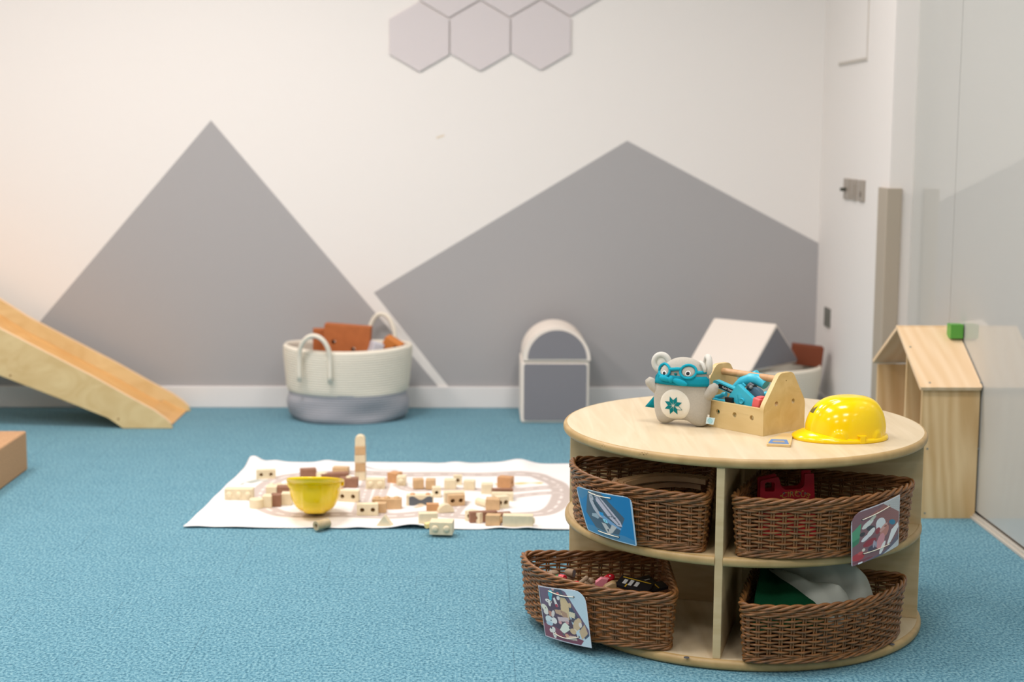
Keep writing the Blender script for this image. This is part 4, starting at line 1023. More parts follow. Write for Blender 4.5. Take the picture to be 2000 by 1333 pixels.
# ------------------------------------------------------------------ toy safety helmets
def helmet():
    r = empty('toy_helmet', (0, 0, 0))
    a_, b_, h_ = .095, .075, .097
    mb = MB(); NA_, NZ = 128, 40; vs = []; fs = []
    def dome(th, q, extra=0.0):
        ph = q*PI/2
        fr = .5-.5*math.cos(th)             # 1 at the brim side (-x)
        ev = .50+.20*fr
        rad = max(0, math.cos(ph))**ev; zz = h_*math.sin(ph)**(1/1.15)
        x = a_*rad*math.cos(th); y = b_*rad*math.sin(th)
        nx, ny = math.cos(th), math.sin(th)
        rg = 1/(1+math.exp(min(50, (abs(y)-.030)/.0014)))*min(1, zz/.03)
        zz += rg*.0045*math.sin(ph); x += nx*rg*.004*math.cos(ph)
        # side lugs
        for lx, lw, lh in ((-.038, .017, .028), (.060, .013, .026)):
            dx = abs(x-lx)/lw; dz = zz/lh
            e = dx**2.6+dz**2.6
            y += ny*.006/(1+math.exp(min(50, (e-1)*16)))*(abs(y) > .03)
        if extra: x += nx*extra; y += ny*extra
        return (x, y, zz)
    for i in range(NA_):
        th = 2*PI*i/NA_
        for k in range(NZ): vs.append(dome(th, k/NZ))
    top_ = len(vs); vs.append((0, 0, h_+.0045))
    for i in range(NA_):
        j = (i+1) % NA_
        for k in range(NZ-1): fs.append((i*NZ+k, j*NZ+k, j*NZ+k+1, i*NZ+k+1))
        fs.append((i*NZ+NZ-1, j*NZ+NZ-1, top_))
    mb.add(vs, fs); o = mb.build('shell', YELLOW, r, smooth='all'); md = o.modifiers.new('t', 'SOLIDIFY'); md.thickness = .0018; md.offset = -1
    # brim and rim
    mb = MB(); vs = []; fs = []; prof_n = 9
    for i in range(NA_):
        th = 2*PI*i/NA_; c, s = math.cos(th), math.sin(th)
        fr = max(0, -c); e = .0055+.026*fr**2.2; lift = .012*fr**1.5
        x0, y0, _ = dome(th, .0)
        x0 = a_*c; y0 = b_*s
        for k in range(prof_n):
            t = k/(prof_n-1)
            if k <= 5: t2 = k/5; off = -.0015+(e+.0015)*t2; z = .009+lift*(1-t2**1.6)-.0015*t2
            else: t2 = (k-5)/3; off = e+.0012*math.sin(PI*t2); z = .0075*(1-t2)
            vs.append((x0+c*off, y0+s*off, z))
    for i in range(NA_):
        j = (i+1) % NA_
        for k in range(prof_n-1): fs.append((j*prof_n+k, i*prof_n+k, i*prof_n+k+1, j*prof_n+k+1))
    mb.add([v for v in vs], [f[::-1] for f in fs]); o = mb.build('brim', YELLOW, r, smooth='all'); md = o.modifiers.new('t', 'SOLIDIFY'); md.thickness = .0015; md.offset = -1
    for s in (-1, 1):
        mb = MB(); mb.box((.014, s*(b_+.003), .009), (.013, .010, .017)); mb.box((.014, s*(b_+.0025), .018), (.020, .010, .003)); mb.build('clip', YELLOW, r, bevel=.001)
    return r
H1 = helmet(); H1.location = (.881, 3.600, TH+.0003); H1.rotation_euler.z = math.radians(6)
tag(H1, 'glossy yellow toy safety helmet standing on the round table', 'helmet')
mb = MB(); pts = []
def decal(th0, q0, r_):  # small dark printed mark on the front of the shell
    vs = [];
    return vs
for i in range(14):
    t = 2*PI*i/14; pts.append((t, ))
vs = []
def dpt(th, q):
    ph = q*PI/2; fr = .5-.5*math.cos(th); ev = .50+.20*fr; rad = math.cos(ph)**ev; return Vector((.095*rad*math.cos(th), .075*rad*math.sin(th), .097*math.sin(ph)**(1/1.15)))
nn_ = 8
for i in range(nn_+1):
    for k in range(nn_+1):
        th_ = PI+.16*(i/nn_*2-1)+.02; q_ = .50+.11*(k/nn_*2-1); p_ = dpt(th_, q_); g = Vector((p_.x/.095**2, p_.y/.075**2, p_.z/.097**2)).normalized(); p_ += g*.0042; vs.append(tuple(p_))
fs = [(i*(nn_+1)+k, i*(nn_+1)+k+1, (i+1)*(nn_+1)+k+1, (i+1)*(nn_+1)+k) for i in range(nn_) for k in range(nn_)]
mb.add(vs, fs); mb.build('front_badge', plain('dark_badge', (92, 84, 50), .4), H1, smooth='all')
H2 = H1.copy(); col.objects.link(H2)
for ch in list(H1.children):
    if ch.name.startswith('front_badge'): continue
    c = ch.copy(); col.objects.link(c); c.parent = H2
pp = at(613, 1016, .006)
H2.location = (pp.x, pp.y+.055, .006+.097*1.08+.013); H2.scale = (1.08, 1.08, 1.08); H2.rotation_euler = (Matrix.Rotation(PI-.27, 3, 'X') @ Matrix.Rotation(-PI/2, 3, 'Z')).to_euler(); tag(H2, 'yellow toy safety helmet lying upside down on the white play mat', 'helmet')

# ------------------------------------------------------------------ small wooden piece by the helmet
zt = TH+.0055
poly = [tuple(at(x, y, zt).xy) for x, y in [(1497, 868), (1544, 870), (1549, 847), (1527, 847), (1518, 852), (1502, 857)]]
mb = MB(); mb.prism([round_poly(poly, .004)], TH+.0003, zt); o = mb.build('wooden_tag', wood('tag_wood', (226, 196, 140), (212, 180, 122)), bevel=.0008)
tag(o, 'small flat wooden piece with a blue painted end, in front of the toolbox', 'toy piece')
poly = [tuple(at(x, y, zt).xy) for x, y in [(1500, 866.5), (1541, 868), (1537, 859.5), (1506, 858.5)]]
mb = MB(); mb.prism([round_poly(poly, .003)], zt, zt+.0004); mb.build('blue_panel', plain('blue_paint', (88, 132, 186), .5), o)
poly = [tuple(at(x, y, zt).xy) for x, y in [(1508, 864.5), (1534, 865.5), (1531, 862), (1511, 861.5)]]
mb = MB(); mb.prism([poly], zt+.0004, zt+.0007); mb.build('pale_stripe', plain('tan_paint', (170, 150, 120), .5), o)

# ------------------------------------------------------------------ things in the baskets
TRK = wood('track_wood', (200, 162, 118), (182, 142, 100), (3, 3, 3))
def track(pts, w_, label, z_th=.012):
    P3 = [Vector(p) for p in chaikin([tuple(p) for p in pts], False, 0)]
    # smooth the centre line
    q = []
    for i in range(21):
        t = i/20; a_, b_, c_ = pts; q.append(Vector(a_)*(1-t)*(1-2*t)+Vector(b_)*4*t*(1-t)+Vector(c_)*t*(2*t-1))
    o0 = q[0].copy(); root = empty('track_piece', o0); tag(root, label, 'toy track', 'wooden track in the upper left basket')
    mb = MB(); vs = []; fs = []; pf = [(-.5, 0), (.5, 0), (.5, 1), (.34, 1), (.34, .7), (.22, .7), (.22, 1), (-.22, 1), (-.22, .7), (-.34, .7), (-.34, 1), (-.5, 1)]; n = len(pf)
    for i, p in enumerate(q):
        d_ = (q[min(i+1, 20)]-q[max(i-1, 0)]).normalized(); s_ = Vector((d_.y, -d_.x, 0)).normalized()
        for u, v in pf: vs.append(tuple(p-o0+s_*u*w_+Vector((0, 0, v*z_th))))
    for i in range(20):
        for k in range(n):
            l = (k+1) % n; fs.append((i*n+k, i*n+l, (i+1)*n+l, (i+1)*n+k))
    fs.append(tuple(range(n-1, -1, -1))); fs.append(tuple(20*n+k for k in range(n)))
    mb.add(vs, fs); mb.build('rail', TRK, root, smooth=True)
track([at(1212, 950, .384), at(1292, 937, .390), at(1384, 945, .388)], .036, 'curved wooden track piece lying uppermost in the upper left basket')
track([at(1240, 958, .366), at(1310, 949, .370), at(1375, 955, .368)], .036, 'lower wooden track piece under the curved one, upper left basket')
for i, (px, py, s) in enumerate([(1203, 945, .013), (1214, 943, .008), (1221, 942, .007)]):
    p = at(px, py, .368); mb = MB(); mb.prism([[(-s, 0), (s*.8, 0), (s*.1, s*1.1)]], -.01, .01, lambda u, v, q: (u, q, v)); mb.box((0, 0, -.006), (s*2, .03, .012))
    o = mb.build('wooden_wedge', TRK, loc=p, bevel=.001); o.rotation_euler.z = .3
    tag(o, ['largest pointed wooden piece left of the track, upper left basket', 'middle small pointed wooden piece left of the track', 'smallest pointed wooden piece touching the track end'][i], 'toy piece', 'pointed pieces in the upper left basket')
# red circus piece
YR = 3.49
RED = plain('red_paint', (190, 20, 40), .4); 
def rp(px, py): p = atY(px, py, YR); return (p.x, p.z)
zlow = .2755
outl = [rp(1481, 940), rp(1516.5, 932), rp(1522.5, 952), rp(1529, 958), rp(1560, 956), rp(1567, 949), rp(1567.5, 926), rp(1585.5, 925.5)]
outl = [(rp(1482, 940)[0], zlow)]+outl+[(rp(1592, 983)[0], zlow)]
cr = empty('circus_piece', (outl[0][0]+.005, YR, zlow)); tag(cr, 'red wooden toy piece lettered CIRCUS in the upper right basket', 'toy piece')
ol = [(p[0]-outl[0][0], p[1]-zlow) for p in outl]; ol = ol[::-1]
hx0, hz0 = rp(1489.5, 961); hx1, hz1 = rp(1509, 943); hole_ = round_poly(rect(hx0-outl[0][0], hz0-zlow, hx1-outl[0][0], hz1-zlow), .005)
for d0, nm in ((0, 'front_plate'), (.034, 'back_plate')):
    mb = MB(); mb.prism([round_poly(ol, [0, .002, .003, .008, .008, .008, .004, .003, .004, 0]), hole_], d0, d0+.008, lambda u, v, q: (u, q, v)); fp = mb.build(nm, RED, cr, bevel=.0008)
    if d0 == 0: front = fp
mb = MB(); mb.box((.062, .021, .02), (.11, .026, .04)); mb.build('middle_block', RED, cr)
GOLD = plain('gold_print', (206, 160, 70), .5); BLUEP = plain('blue_print', (50, 62, 120), .5)
cx_, cz_ = rp(1549.5, 969); cx_ -= outl[0][0]; cz_ -= zlow
text('CIRCUS', .0185, front, GOLD, lambda u, v, w_: Vector((cx_+u, -.0004-w_, cz_+v)), bend=lambda u, v: (u*1.04, v+.004-u*u*5.2))
def flatshape(pts, name, mat):
    mb = MB(); mb.prism([pts], 0, -.0004, lambda u, v, q: (u, q, v)); mb.build(name, mat, front)
def star(cx, cz, r): return [(cx+(r if k % 2 == 0 else r*.45)*math.sin(PI*k/5), cz+(r if k % 2 == 0 else r*.45)*math.cos(PI*k/5)) for k in range(10)][::-1]
for px, py, r in [(1536, 963.3, .0032), (1551, 962, .0048), (1563.5, 959.5, .003), (1577, 967, .003), (1521, 969, .0028), (1558.5, 981, .003)]:
    q = rp(px, py); flatshape(star(q[0]-outl[0][0], q[1]-zlow, r), 'printed_star', GOLD)
for px, py, r in [(1527, 964, .0028), (1543, 963.5, .0024), (1558.5, 964, .0022), (1568.5, 964, .0028), (1549.5, 979.8, .0028)]:
    q = rp(px, py); flatshape(circle(q[0]-outl[0][0], q[1]-zlow, r, 12), 'printed_dot', BLUEP)
# hidden load that carries the toys of the lower left basket
TAUPE = plain('taupe_wood', (146, 122, 96), .55); REDP = plain('bright_red_paint', (214, 44, 58), .35); PINK = plain('pink_paint', (206, 122, 134), .5); GREENP = plain('green_paint_toy', (60, 140, 86), .5)
def toy(o, label): tag(o, label, 'toy', 'wooden toys in the lower left basket'); return o
def cyl_between(p0, p1, r, mat, name, n=20, cap=None):
    p0 = Vector(p0); p1 = Vector(p1); mb = MB(); mb.tube([Vector((0, 0, 0)), p1-p0], r, n); return mb.build(name, mat, loc=p0, smooth=True, bevel=.001)
zt_ = .146
p = at(1081, 1119, zt_); o = blob('wooden_bead', TAUPE, (0, 0, 0), (.0135, .0115, .006), parent=B1); o.parent = None; o.location = p; toy(o, 'flat oval brownish bead, leftmost among the toys in the lower left basket')
p = at(1071, 1126, zt_-.006); mb = MB(); mb.box((0, 0, 0), (.022, .02, .02)); o = mb.build('toy_car', TAUPE, loc=p, bevel=.003); toy(o, 'small taupe car end beneath the oval bead')
p = at(1084, 1131, zt_-.004); mb = MB(); mb.box((0, 0, 0), (.016, .02, .014)); o = mb.build('green_block', GREENP, loc=p, bevel=.001); toy(o, 'little green block left of the red wheel')
p = at(1098, 1131, zt_); rr_ = empty('toy_disc', p); toy(rr_, 'bright red wooden wheel with a pale hub facing right')
mb = MB(); mb.tube([(-.006, .006, 0), (.006, -.004, 0)], .0098, 24); mb.build('wheel_body', REDP, rr_, smooth=True, bevel=.001)
mb = MB(); mb.tube([(.006, -.004, 0), (.0072, -.005, 0)], .0038, 14); mb.build('hub', PINK, rr_, smooth=True)
p = at(1114, 1119, zt_+.004); rr_ = empty('wooden_bead', p); toy(rr_, 'round taupe bead with a flat grey face, behind the red wheel')
mb = MB(); mb.tube([(-.011, .006, 0), (-.006, .003, 0), (.006, -.004, -.001), (.008, -.005, -.001)], [.006, .0095, .0105, .0100], 22); mb.build('bead_body', TAUPE, rr_, smooth=True)
mb = MB(); mb.tube([(.008, -.005, -.001), (.0086, -.0054, -.001)], .0088, 22); mb.build('flat_face', plain('grey_face_paint', (134, 128, 132), .5), rr_, smooth=True)
p = at(1124, 1141, zt_-.004); o = cyl_between(p+Vector((-.007, 0, 0)), p+Vector((.008, -.003, 0)), .0075, REDP, 'red_peg'); toy(o, 'small red peg just behind the basket rim')
p = at(1113, 1128, zt_-.010); o = blob('wooden_ball', TAUPE, (0, 0, 0), (.013, .012, .011), parent=B1); o.parent = None; o.location = p; toy(o, 'taupe wooden ball between the red wheel and the red peg')
p = at(1146, 1142, zt_); rr_ = empty('wooden_figure', p); toy(rr_, 'taupe wooden figure with bent limbs, centre of the lower left basket')
mb = MB(); mb.box((0, 0, -.006), (.024, .018, .022), Matrix.Rotation(.6, 3, 'Y')); mb.build('torso', TAUPE, rr_, bevel=.003)
mb = MB(); mb.tube([(-.016, 0, .002), (-.004, 0, .012), (.001, 0, .0175), (.003, 0, .019)], [.0055, .006, .0055, .003], 12); mb.build('arm', TAUPE, rr_, smooth=True)
mb = MB(); mb.tube([(.010, -.006, -.010), (.017, -.008, -.003), (.020, -.008, -.001)], [.0075, .0075, .004], 12); mb.build('leg', TAUPE, rr_, smooth=True)
blob('head', TAUPE, (.010, .008, .006), (.0085, .008, .008), parent=rr_)
p = at(1173, 1140, zt_); mb = MB(); mb.prism([[(-.015, -.012), (.006, -.016), (.018, .012), (.001, .014), (-.012, .004)]], -.009, .009, lambda u, v, q: (u, q, v)); o = mb.build('pink_block', PINK, loc=p, bevel=.001); toy(o, 'dusty pink angled block beside the red spotted piece')
p = at(1188, 1131, zt_+.003); rr_ = empty('spotted_toy', p); toy(rr_, 'glossy red piece with white spots above the tan wedge')
blob('cap', plain('glossy_red', (190, 24, 42), .12), (0, 0, 0), (.017, .014, .010), Matrix.Rotation(-.45, 3, 'Y'), rr_)
for dx, dz in ((-.010, .0025), (.0035, .0095), (.002, -.001)): blob('white_spot', WH, (dx, -.0105+abs(dx)*.3, dz), (.0022, .002, .0018), None, rr_, 8)
p = at(1188, 1152, zt_-.004); mb = MB(); mb.prism([[(-.024, -.014), (.022, -.014), (.018, .018), (.009, .0195), (-.008, .010)]], -.012, .012, lambda u, v, q: (u, q, v)); o = mb.build('tan_wedge', plain('tan_wedge_wood', (150, 122, 82), .5), loc=p, bevel=.003); toy(o, 'tan wooden wedge in front of the red spotted piece')
# black road pieces with yellow lines
def roadpiece(c, size, rot, label, lines):
    r = empty('road_piece', c, rot=rot); toy(r, label); mb = MB(); mb.box((0, 0, 0), size); mb.build('board', BLACK, r, bevel=.0015)
    for (x, y, w_, h_, m_) in lines:
        mb = MB(); mb.box((x, y, size[2]/2+.0003), (w_, h_, .0006)); mb.build('painted_line', m_, r)
YL = plain('yellow_line', (206, 166, 40), .5); WL = plain('white_line', (200, 202, 200), .5)
roadpiece(at(1240, 1143, .142), (.085, .045, .008), (.30, .10, -.50), 'black road piece with white bars and a yellow line in the lower left basket', [(.0, .014, .072, .003, YL), (-.024, -.002, .009, .018, WL), (-.009, -.002, .009, .022, WL), (.006, -.002, .009, .018, WL), (-.016, -.016, .003, .012, YL)])
roadpiece(at(1274, 1149, .130), (.07, .035, .008), (.15, -.12, .35), 'black road piece with a yellow stripe, rightmost in the lower left basket', [(.01, .0, .003, .03, YL)])
roadpiece(at(1266, 1140, .128), (.06, .04, .008), (.1, .2, -1.1), 'plain black board behind the other road pieces', [(-.01, .0, .003, .02, WL)])
# ------------------------------------------------------------------ crumpled cloths in the lower right basket
def cloth(name, label, mat, hf, u0, u1, v0, v1, n=90):
    mb = MB(); vs = []; fs = []
    for i in range(n+1):
        for k in range(n+1):
            u = u0+(u1-u0)*i/n; v = v0+(v1-v0)*k/n; x, y, z = hf(u, v); vs.append(tuple(in_basket(B4, x, y, z)-B4.location))
    for i in range(n):
        for k in range(n): fs.append((i*(n+1)+k, (i+1)*(n+1)+k, (i+1)*(n+1)+k+1, i*(n+1)+k+1))
    mb.add(vs, fs); o = mb.build(name, mat, smooth='all', loc=B4.location); md = o.modifiers.new('t', 'SOLIDIFY'); md.thickness = .0025
    tag(o, label, 'cloth'); return o
# basket frame: +x runs to the camera, +y to the right; polar r,a keep the cloth inside the quarter
def sst(a, b, x): t = max(0, min(1, (x-a)/(b-a))); return t*t*(3-2*t)
def grey_h(u, v):     # u: angle 0..1, v: radius 0..1
    a = ((.06+.34*v)*(1-u)+.82*u)*PI/2; r = .08+.245*v
    x = r*math.cos(a); y = r*math.sin(a)
    m_ = math.exp(-((u-.64)/.46)**2)*(1-.5*v**3)
    z = .096+.102*m_*(1-.18*v)+.016*math.sin(7*u*PI+3*v+1.2)*math.sin(3.2*v+u*4)+.010*math.sin(17*(u-.3*v)+1)+.012*math.exp(-((u-.45-.35*v)/.07)**2)-.024*math.exp(-((u-.30-.25*v)/.05)**2)-.018*math.exp(-((u-.75+.25*v)/.035)**2)+.010*abs(math.sin(9*u+5*v))-.012*math.exp(-((u-.62+.3*v)/.05)**2)
    z -= .06*sst(.86, 1, v)+.075*sst(.78, 1, u)+.05*(1-sst(0, .16, u))
    if z > .185: z = .185+.020*math.tanh((z-.185)/.035)      # the heap is pressed flat under the shelf
    return x, y, z
def green_h(u, v):
    a = (.05+.42*u)*PI/2; r = .07+.262*v
    x = max(.03, r*math.cos(a)); y = max(.025, r*math.sin(a))
    z = .110+.062*(1-v)**.8*(1-.5*u)+.006*math.sin(9*u+4*v)-.035*sst(.75, 1, v)-.03*sst(.8, 1, u)
    return x, y, z
cloth('green_felt_cloth', 'dark green felt bundle at the left of the lower right basket', plain('green_felt', (8, 62, 36), .95, .1, bump=.5, bscale=500), green_h, 0, 1, 0, 1)
cloth('grey_cloth', 'crumpled grey-green cloth heaped in the lower right basket', plain('grey_green_cotton', (168, 172, 162), .9, .15, bump=.15, bscale=600), grey_h, 0, 1, 0, 1)

# ------------------------------------------------------------------ laminated picture cards tied to the baskets
CARDM = vcol_mat('laminated_print', .28, .5, coat=.6)
def on_cyl(px, py, c, r):
    d = ray(px, py); A = d.x**2+1; B = -2*(d.x*c[0]+c[1]); C_ = c[0]**2+c[1]**2-r*r; D_ = max(0, B*B-4*A*C_); t = (-B-math.sqrt(D_))/(2*A)
    return math.atan2(t-c[1], d.x*t-c[0]), CAM_Z+d.z*t
def card(c, r, corners, painter, label, strings, lean=.0, rad=(.08, .08, .0, .0)):
    TLc, TRc, BRc, BLc = [on_cyl(x, y, c, r) for x, y in corners]
    def pos(s, t, off=0.0):      # s left to right, t top to bottom
        a = (TLc[0]*(1-s)+TRc[0]*s)*(1-t)+(BLc[0]*(1-s)+BRc[0]*s)*t
        z = (TLc[1]*(1-s)+TRc[1]*s)*(1-t)+(BLc[1]*(1-s)+BRc[1]*s)*t
        R_ = r+off+lean*t
        return Vector((c[0]+R_*math.cos(a), c[1]+R_*math.sin(a), z))
    o0 = pos(.5, .0)
    NS, NT = 150, 170
    S, T = np.meshgrid(np.linspace(0, 1, NS), np.linspace(0, 1, NT)); img = painter(S, T)
    keep = np.ones(S.shape, bool)
    for (cs, ct, q) in ((0, 0, rad[0]), (1, 0, rad[1]), (1, 1, rad[2]), (0, 1, rad[3])):
        if q <= 0: continue
        ds = np.abs(S-cs); dt = np.abs(T-ct); keep &= ~((ds < q) & (dt < q) & (np.hypot(q-ds, q-dt) > q))
    idx = np.arange(NS*NT).reshape(NT, NS); vs = [tuple(pos(S[i, j], T[i, j])-o0) for i in range(NT) for j in range(NS)]
    fs = [(idx[i, j], idx[i+1, j], idx[i+1, j+1], idx[i, j+1]) for i in range(NT-1) for j in range(NS-1) if keep[i, j] and keep[i+1, j] and keep[i, j+1] and keep[i+1, j+1]]
    root = empty('picture_card', o0); tag(root, label, 'card', 'laminated picture cards on the baskets')
    me = bpy.data.meshes.new('laminated_sheet'); me.from_pydata(vs, [], [tuple(int(x) for x in f) for f in fs]); me.update()
    ca = me.color_attributes.new('print', 'FLOAT_COLOR', 'POINT')
    ca.data.foreach_set('color', np.concatenate([img.reshape(-1, 3), np.ones((NS*NT, 1))], 1).astype(np.float32).ravel())
    me.polygons.foreach_set('use_smooth', [True]*len(me.polygons)); me.materials.append(CARDM)
    o = bpy.data.objects.new('laminated_sheet', me); col.objects.link(o); o.parent = root
    md = o.modifiers.new('t', 'SOLIDIFY'); md.thickness = .0006; md.offset = -1
    for (s0, t0, s1, t1, sag) in strings:
        mb = MB(); pts = [pos(s0, t0, -.006)-o0]+[pos(s0+(s1-s0)*k/8, t0+(t1-t0)*k/8+sag*math.sin(PI*k/8), .0012+.0012*math.sin(PI*k/8))-o0 for k in range(9)]+[pos(s1, t1, -.006)-o0]
        mb.tube(pts, .0011, 8); mb.build('string', CREAM_STR, root, smooth='all')
        for s_, t_ in ((s0, t0), (s1, t1)):
            mb = MB(); ce = pos(s_, t_, .0003)-o0; ex = (pos(s_+.02, t_, .0003)-o0-ce).normalized(); ez = Vector((0, 0, 1))
            vsd = [ce]+[ce+ex*.0026*math.cos(2*PI*k/12)+ez*.0026*math.sin(2*PI*k/12) for k in range(12)]
            mb.add(vsd, [(0, 1+k, 1+(k+1) % 12) for k in range(12)]); mb.build('punched_hole', BLACK, root)
    return root
def pin(S, T, poly):          # points inside a polygon
    m = np.zeros(S.shape, bool); n = len(poly)
    for i in range(n):
        (x0, y0), (x1, y1) = poly[i], poly[(i+1) % n]
        cnd = ((y0 > T) != (y1 > T)) & (S < (x1-x0)*(T-y0)/((y1-y0) or 1e-9)+x0); m ^= cnd
    return m
def ell(S, T, cx, cy, rx, ry, a=0):
    c, s = math.cos(a), math.sin(a); x = (S-cx)*c+(T-cy)*s; y = -(S-cx)*s+(T-cy)*c; return (x/rx)**2+(y/ry)**2 < 1
def paint_track(S, T):
    im = np.ones(S.shape+(3,))*np.array(lin((0, 112, 168)))
    def P(m, c, a=1.): im[m] = im[m]*(1-a)+np.array(lin(c))*a
    P(pin(S, T, [(.30, 0), (.52, 0), (.86, .47), (.66, 1), (.34, 1), (.12, .55)]), (66, 82, 98))
    P(pin(S, T, [(.10, .0), (.40, 0), (.10, .28), (.03, .2)]), (70, 120, 150), .6)
    P(pin(S, T, [(0, .86), (.2, .82), (.5, .87), (.8, .84), (1, .9), (1, 1), (0, 1)]), (80, 130, 160), .6)
    g = (176, 178, 186); d = (50, 60, 72)
    P(pin(S, T, [(.30, .10), (.38, .06), (.36, .30), (.44, .50), (.50, .58), (.40, .56), (.32, .42), (.28, .25)]), g)
    P(pin(S, T, [(.40, .06), (.50, .10), (.66, .36), (.78, .56), (.80, .66), (.72, .66), (.58, .50), (.42, .22)]), (190, 184, 196))
    P(pin(S, T, [(.46, .12), (.485, .12), (.70, .50), (.76, .60), (.74, .61), (.66, .50)]), d, .7)
    P(pin(S, T, [(.34, .22), (.38, .22), (.50, .48), (.47, .50)]), d)
    P(pin(S, T, [(.42, .47), (.50, .50), (.70, .66), (.78, .70), (.76, .74), (.60, .68), (.44, .54)]), (110, 150, 190))
    P(pin(S, T, [(.42, .44), (.50, .45), (.50, .52), (.43, .51)]), (24, 140, 200)); P(pin(S, T, [(.46, .58), (.53, .59), (.55, .66), (.48, .65)]), (140, 216, 236))
    P(ell(S, T, .505, .62, .015, .012), d)
    for x, y in [(.60, .50), (.64, .49), (.68, .51), (.70, .50), (.75, .62), (.33, .16), (.37, .12), (.42, .15)]: P(ell(S, T, x, y, .013, .011), d)
    P(pin(S, T, [(.26, .53), (.36, .50), (.40, .58), (.36, .62), (.30, .60), (.24, .60)]), (150, 168, 178))
    P(pin(S, T, [(.42, .68), (.50, .68), (.56, .78), (.62, .66), (.70, .70), (.60, .84), (.50, .92)]), (182, 182, 180))
    P(pin(S, T, [(.50, .80), (.54, .78), (.52, .86)]), d)
    e = np.minimum(np.minimum(S, 1-S), np.minimum(T, 1-T)) < .022; P(e, (186, 206, 216), .75)
    return im
def scatter(S, T, im, items):
    for it in items:
        kind, c = it[0], np.array(lin(it[1]))
        m = ell(S, T, *it[2]) if kind == 'e' else pin(S, T, it[2])
        im[m] = c
def paint_animals(S, T):
    im = np.ones(S.shape+(3,))*np.array(lin((128, 92, 100)))
    scatter(S, T, im, [('p', (150, 100, 98), [(.35, .15), (.68, .02), (1, .30), (1, .62), (.70, .42)]),
        ('p', (196, 200, 200), [(.60, .02), (1, -.1), (1, .34), (.80, .18)]), ('p', (96, 96, 116), [(1, .74), (.66, .94), (.2, 1), (1, 1.1)]),
        ('p', (200, 206, 210), [(.75, .95), (1, .86), (1, 1), (.6, 1)])])
    w_ = .5+.5*np.sin(T*150)*np.sin(S*60); im *= (1-.18*w_*((S > .5) & (T < .5)))[..., None]
    scatter(S, T, im, [('p', (78, 156, 118), [(0, .38), (.18, .24), (.14, .58), (0, .66)]), ('p', (58, 130, 96), [(0, .56), (.15, .50), (.13, .60), (0, .66)]),
        ('e', (222, 226, 220), (.30, .30, .12, .05, -.5)), ('e', (200, 206, 190), (.40, .22, .07, .03, -.5)), ('e', (60, 62, 72), (.36, .40, .09, .05, .4)),
        ('e', (226, 230, 232), (.56, .40, .10, .13, -.3)), ('e', (230, 232, 230), (.36, .48, .10, .05, -.7)), ('e', (58, 56, 66), (.20, .46, .05, .04, 0)),
        ('e', (226, 228, 232), (.26, .55, .09, .04, -.5)), ('e', (150, 52, 66), (.50, .50, .05, .06, .3)), ('e', (196, 132, 120), (.64, .56, .09, .12, .5)),
        ('e', (214, 148, 156), (.56, .72, .08, .14, .3)), ('e', (212, 160, 150), (.62, .48, .10, .04, -.6)), ('e', (150, 100, 90), (.66, .47, .03, .02, 0)),
        ('e', (0, 124, 158), (.82, .46, .09, .045, .6)), ('p', (240, 242, 242), [(.96, .52), (.98, .62), (.76, .86), (.70, .84), (.80, .60)]),
        ('e', (238, 240, 240), (.60, .86, .04, .12, .5)), ('e', (150, 46, 62), (.34, .66, .13, .06, -.2)), ('e', (180, 56, 66), (.12, .86, .12, .07, 0)),
        ('e', (196, 86, 90), (.16, .80, .05, .03, 0)), ('e', (70, 70, 92), (.38, .80, .08, .06, .2)), ('e', (170, 170, 186), (.42, .72, .02, .07, .1)),
        ('e', (160, 160, 178), (.46, .74, .02, .06, -.1)), ('e', (222, 216, 200), (.22, .76, .03, .03, 0)), ('e', (234, 236, 240), (.16, .98, .04, .05, .3)), ('e', (128, 60, 76), (.2, .95, .2, .02, 0))])
    n = (np.sin(S*211+T*97)*np.sin(T*173-S*61)); im *= (1+.10*n)[..., None]
    e = np.minimum(np.minimum(S, 1-S), T) < .02; im[e] = im[e]*.3+np.array(lin((214, 218, 226)))*.7
    return im
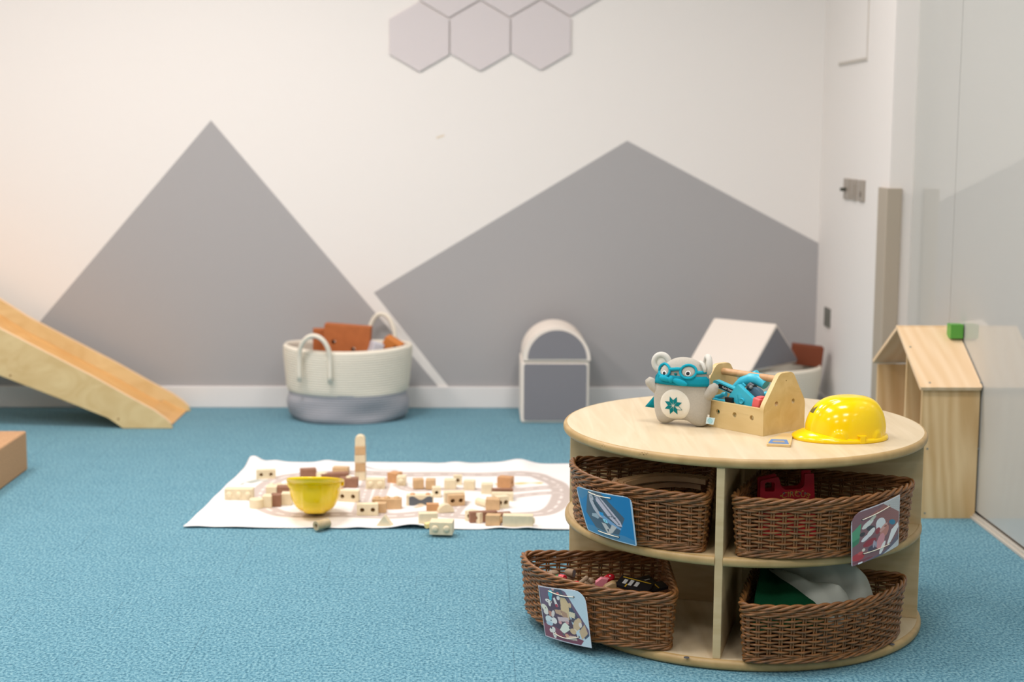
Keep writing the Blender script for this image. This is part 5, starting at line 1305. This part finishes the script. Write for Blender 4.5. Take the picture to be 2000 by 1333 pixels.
def paint_wooden(S, T):
    im = np.ones(S.shape+(3,))*np.array(lin((88, 62, 78)))
    scatter(S, T, im, [('p', (190, 210, 220), [(.50, .0), (1, 0), (1, 1), (.8, 1)]), ('p', (110, 86, 108), [(.50, .0), (.62, .05), (1, .72), (1, .9), (.92, .92)]), ('p', (72, 78, 96), [(.30, .0), (.54, .02), (.98, .78), (.95, .9), (.6, .4)]),
        ('p', (110, 84, 104), [(.03, .03), (.30, .0), (.22, .3), (.06, .5)]), ('p', (128, 70, 86), [(.0, .75), (.1, .7), (.9, .9), (.95, 1), (0, 1)]), ('p', (196, 214, 222), [(.88, .88), (1, .78), (1, 1), (.80, .99)]),
        ('e', (96, 186, 200), (.29, .12, .05, .08, .3)), ('e', (70, 170, 190), (.28, .20, .03, .06, 0)), ('e', (190, 150, 150), (.36, .03, .03, .03, 0)),
        ('e', (226, 222, 214), (.22, .27, .08, .035, .2)), ('e', (226, 222, 214), (.24, .32, .03, .05, 0)), ('e', (50, 46, 60), (.20, .265, .012, .01, 0)), ('e', (60, 56, 66), (.27, .28, .016, .012, 0)),
        ('p', (222, 218, 214), [(.34, .20), (.38, .18), (.44, .34), (.38, .34)]), ('e', (176, 60, 76), (.40, .33, .03, .03, 0)), ('e', (226, 224, 220), (.46, .18, .035, .04, .4)), ('e', (190, 110, 110), (.46, .10, .03, .03, 0)),
        ('p', (212, 184, 140), [(.50, .16), (.60, .16), (.66, .26), (.64, .56), (.60, .56), (.48, .50)]), ('p', (176, 138, 112), [(.48, .40), (.60, .44), (.62, .56), (.50, .52)]), ('e', (206, 178, 140), (.68, .29, .03, .045, 0)),
        ('p', (190, 156, 126), [(.34, .41), (.48, .40), (.48, .50), (.36, .48)]), ('p', (216, 206, 176), [(.64, .40), (.76, .42), (.76, .52), (.64, .50)]), ('e', (224, 220, 200), (.10, .42, .09, .06, .6)), ('e', (224, 220, 210), (.12, .50, .06, .05, 0)), ('e', (60, 56, 70), (.12, .42, .012, .012, 0)),
        ('p', (188, 130, 112), [(.18, .46), (.26, .46), (.27, .56), (.20, .56)]), ('e', (214, 206, 200), (.29, .50, .035, .07, .4)), ('p', (204, 184, 184), [(.38, .54), (.62, .52), (.62, .60), (.40, .62)]), ('e', (214, 160, 160), (.43, .64, .035, .03, 0)), ('e', (200, 150, 150), (.58, .62, .035, .03, 0)),
        ('e', (204, 218, 220), (.18, .64, .10, .08, .2)), ('e', (226, 226, 222), (.30, .63, .06, .06, 0)), ('e', (70, 70, 86), (.22, .64, .014, .012, 0)), ('e', (176, 200, 212), (.17, .71, .08, .04, 0)),
        ('p', (222, 228, 214), [(.48, .66), (.54, .62), (.64, .70), (.62, .74), (.48, .84), (.40, .78)]), ('e', (90, 84, 90), (.62, .71, .022, .02, 0)), ('e', (90, 84, 90), (.47, .85, .026, .022, 0)),
        ('e', (206, 178, 140), (.78, .62, .07, .13, .5)), ('e', (84, 74, 84), (.70, .56, .03, .035, 0)), ('e', (84, 74, 84), (.77, .50, .022, .03, 0)), ('e', (226, 214, 206), (.84, .62, .03, .045, 0)), ('e', (222, 206, 190), (.72, .74, .035, .03, 0)), ('e', (206, 178, 140), (.68, .76, .06, .05, .3)),
        ('p', (200, 172, 136), [(.80, .74), (.92, .60), (.96, .76), (.84, .88)]), ('e', (222, 220, 212), (.22, .82, .08, .05, -.5)), ('e', (222, 220, 212), (.26, .90, .04, .07, 0)), ('e', (60, 60, 76), (.20, .79, .02, .018, 0)), ('p', (206, 190, 176), [(.52, .86), (.72, .84), (.74, .92), (.52, .93)]), ('e', (206, 160, 130), (.54, .86, .04, .03, 0))])
    n = (np.sin(S*191+T*87)*np.sin(T*163-S*71)); im *= (1+.06*n)[..., None]
    e = np.minimum(np.minimum(S, 1-S), np.minimum(T, 1-T)) < .018; im[e] = im[e]*.3+np.array(lin((214, 220, 228)))*.7
    return im
card((.5937, 3.7283), .377, [(1124, 948), (1233, 972), (1244, 1068), (1148, 1036)], paint_track, 'blue laminated card picturing track pieces, tied to the upper left basket', [(.31, .055, .69, .085, .015), (.30, .90, .70, .90, .0)], rad=(.12, .10, .02, .02))
card((.7100, 3.6870), .377, [(1662, 1004), (1758, 966), (1755, 1066), (1663, 1108)], paint_animals, 'laminated photo card of toy animals, tied to the upper right basket', [(.20, .18, .74, .12, .0), (.22, .83, .76, .86, .0)], rad=(.22, .01, .02, .02))
card((.4727, 3.7600), .374, [(1051, 1144), (1142, 1154), (1156, 1267), (1065, 1243)], paint_wooden, 'laminated photo card of wooden toys, tied to the lower left basket', [(.26, .07, .78, .13, .02), (.26, .88, .78, .84, .05)], rad=(.0, .22, .0, .0))
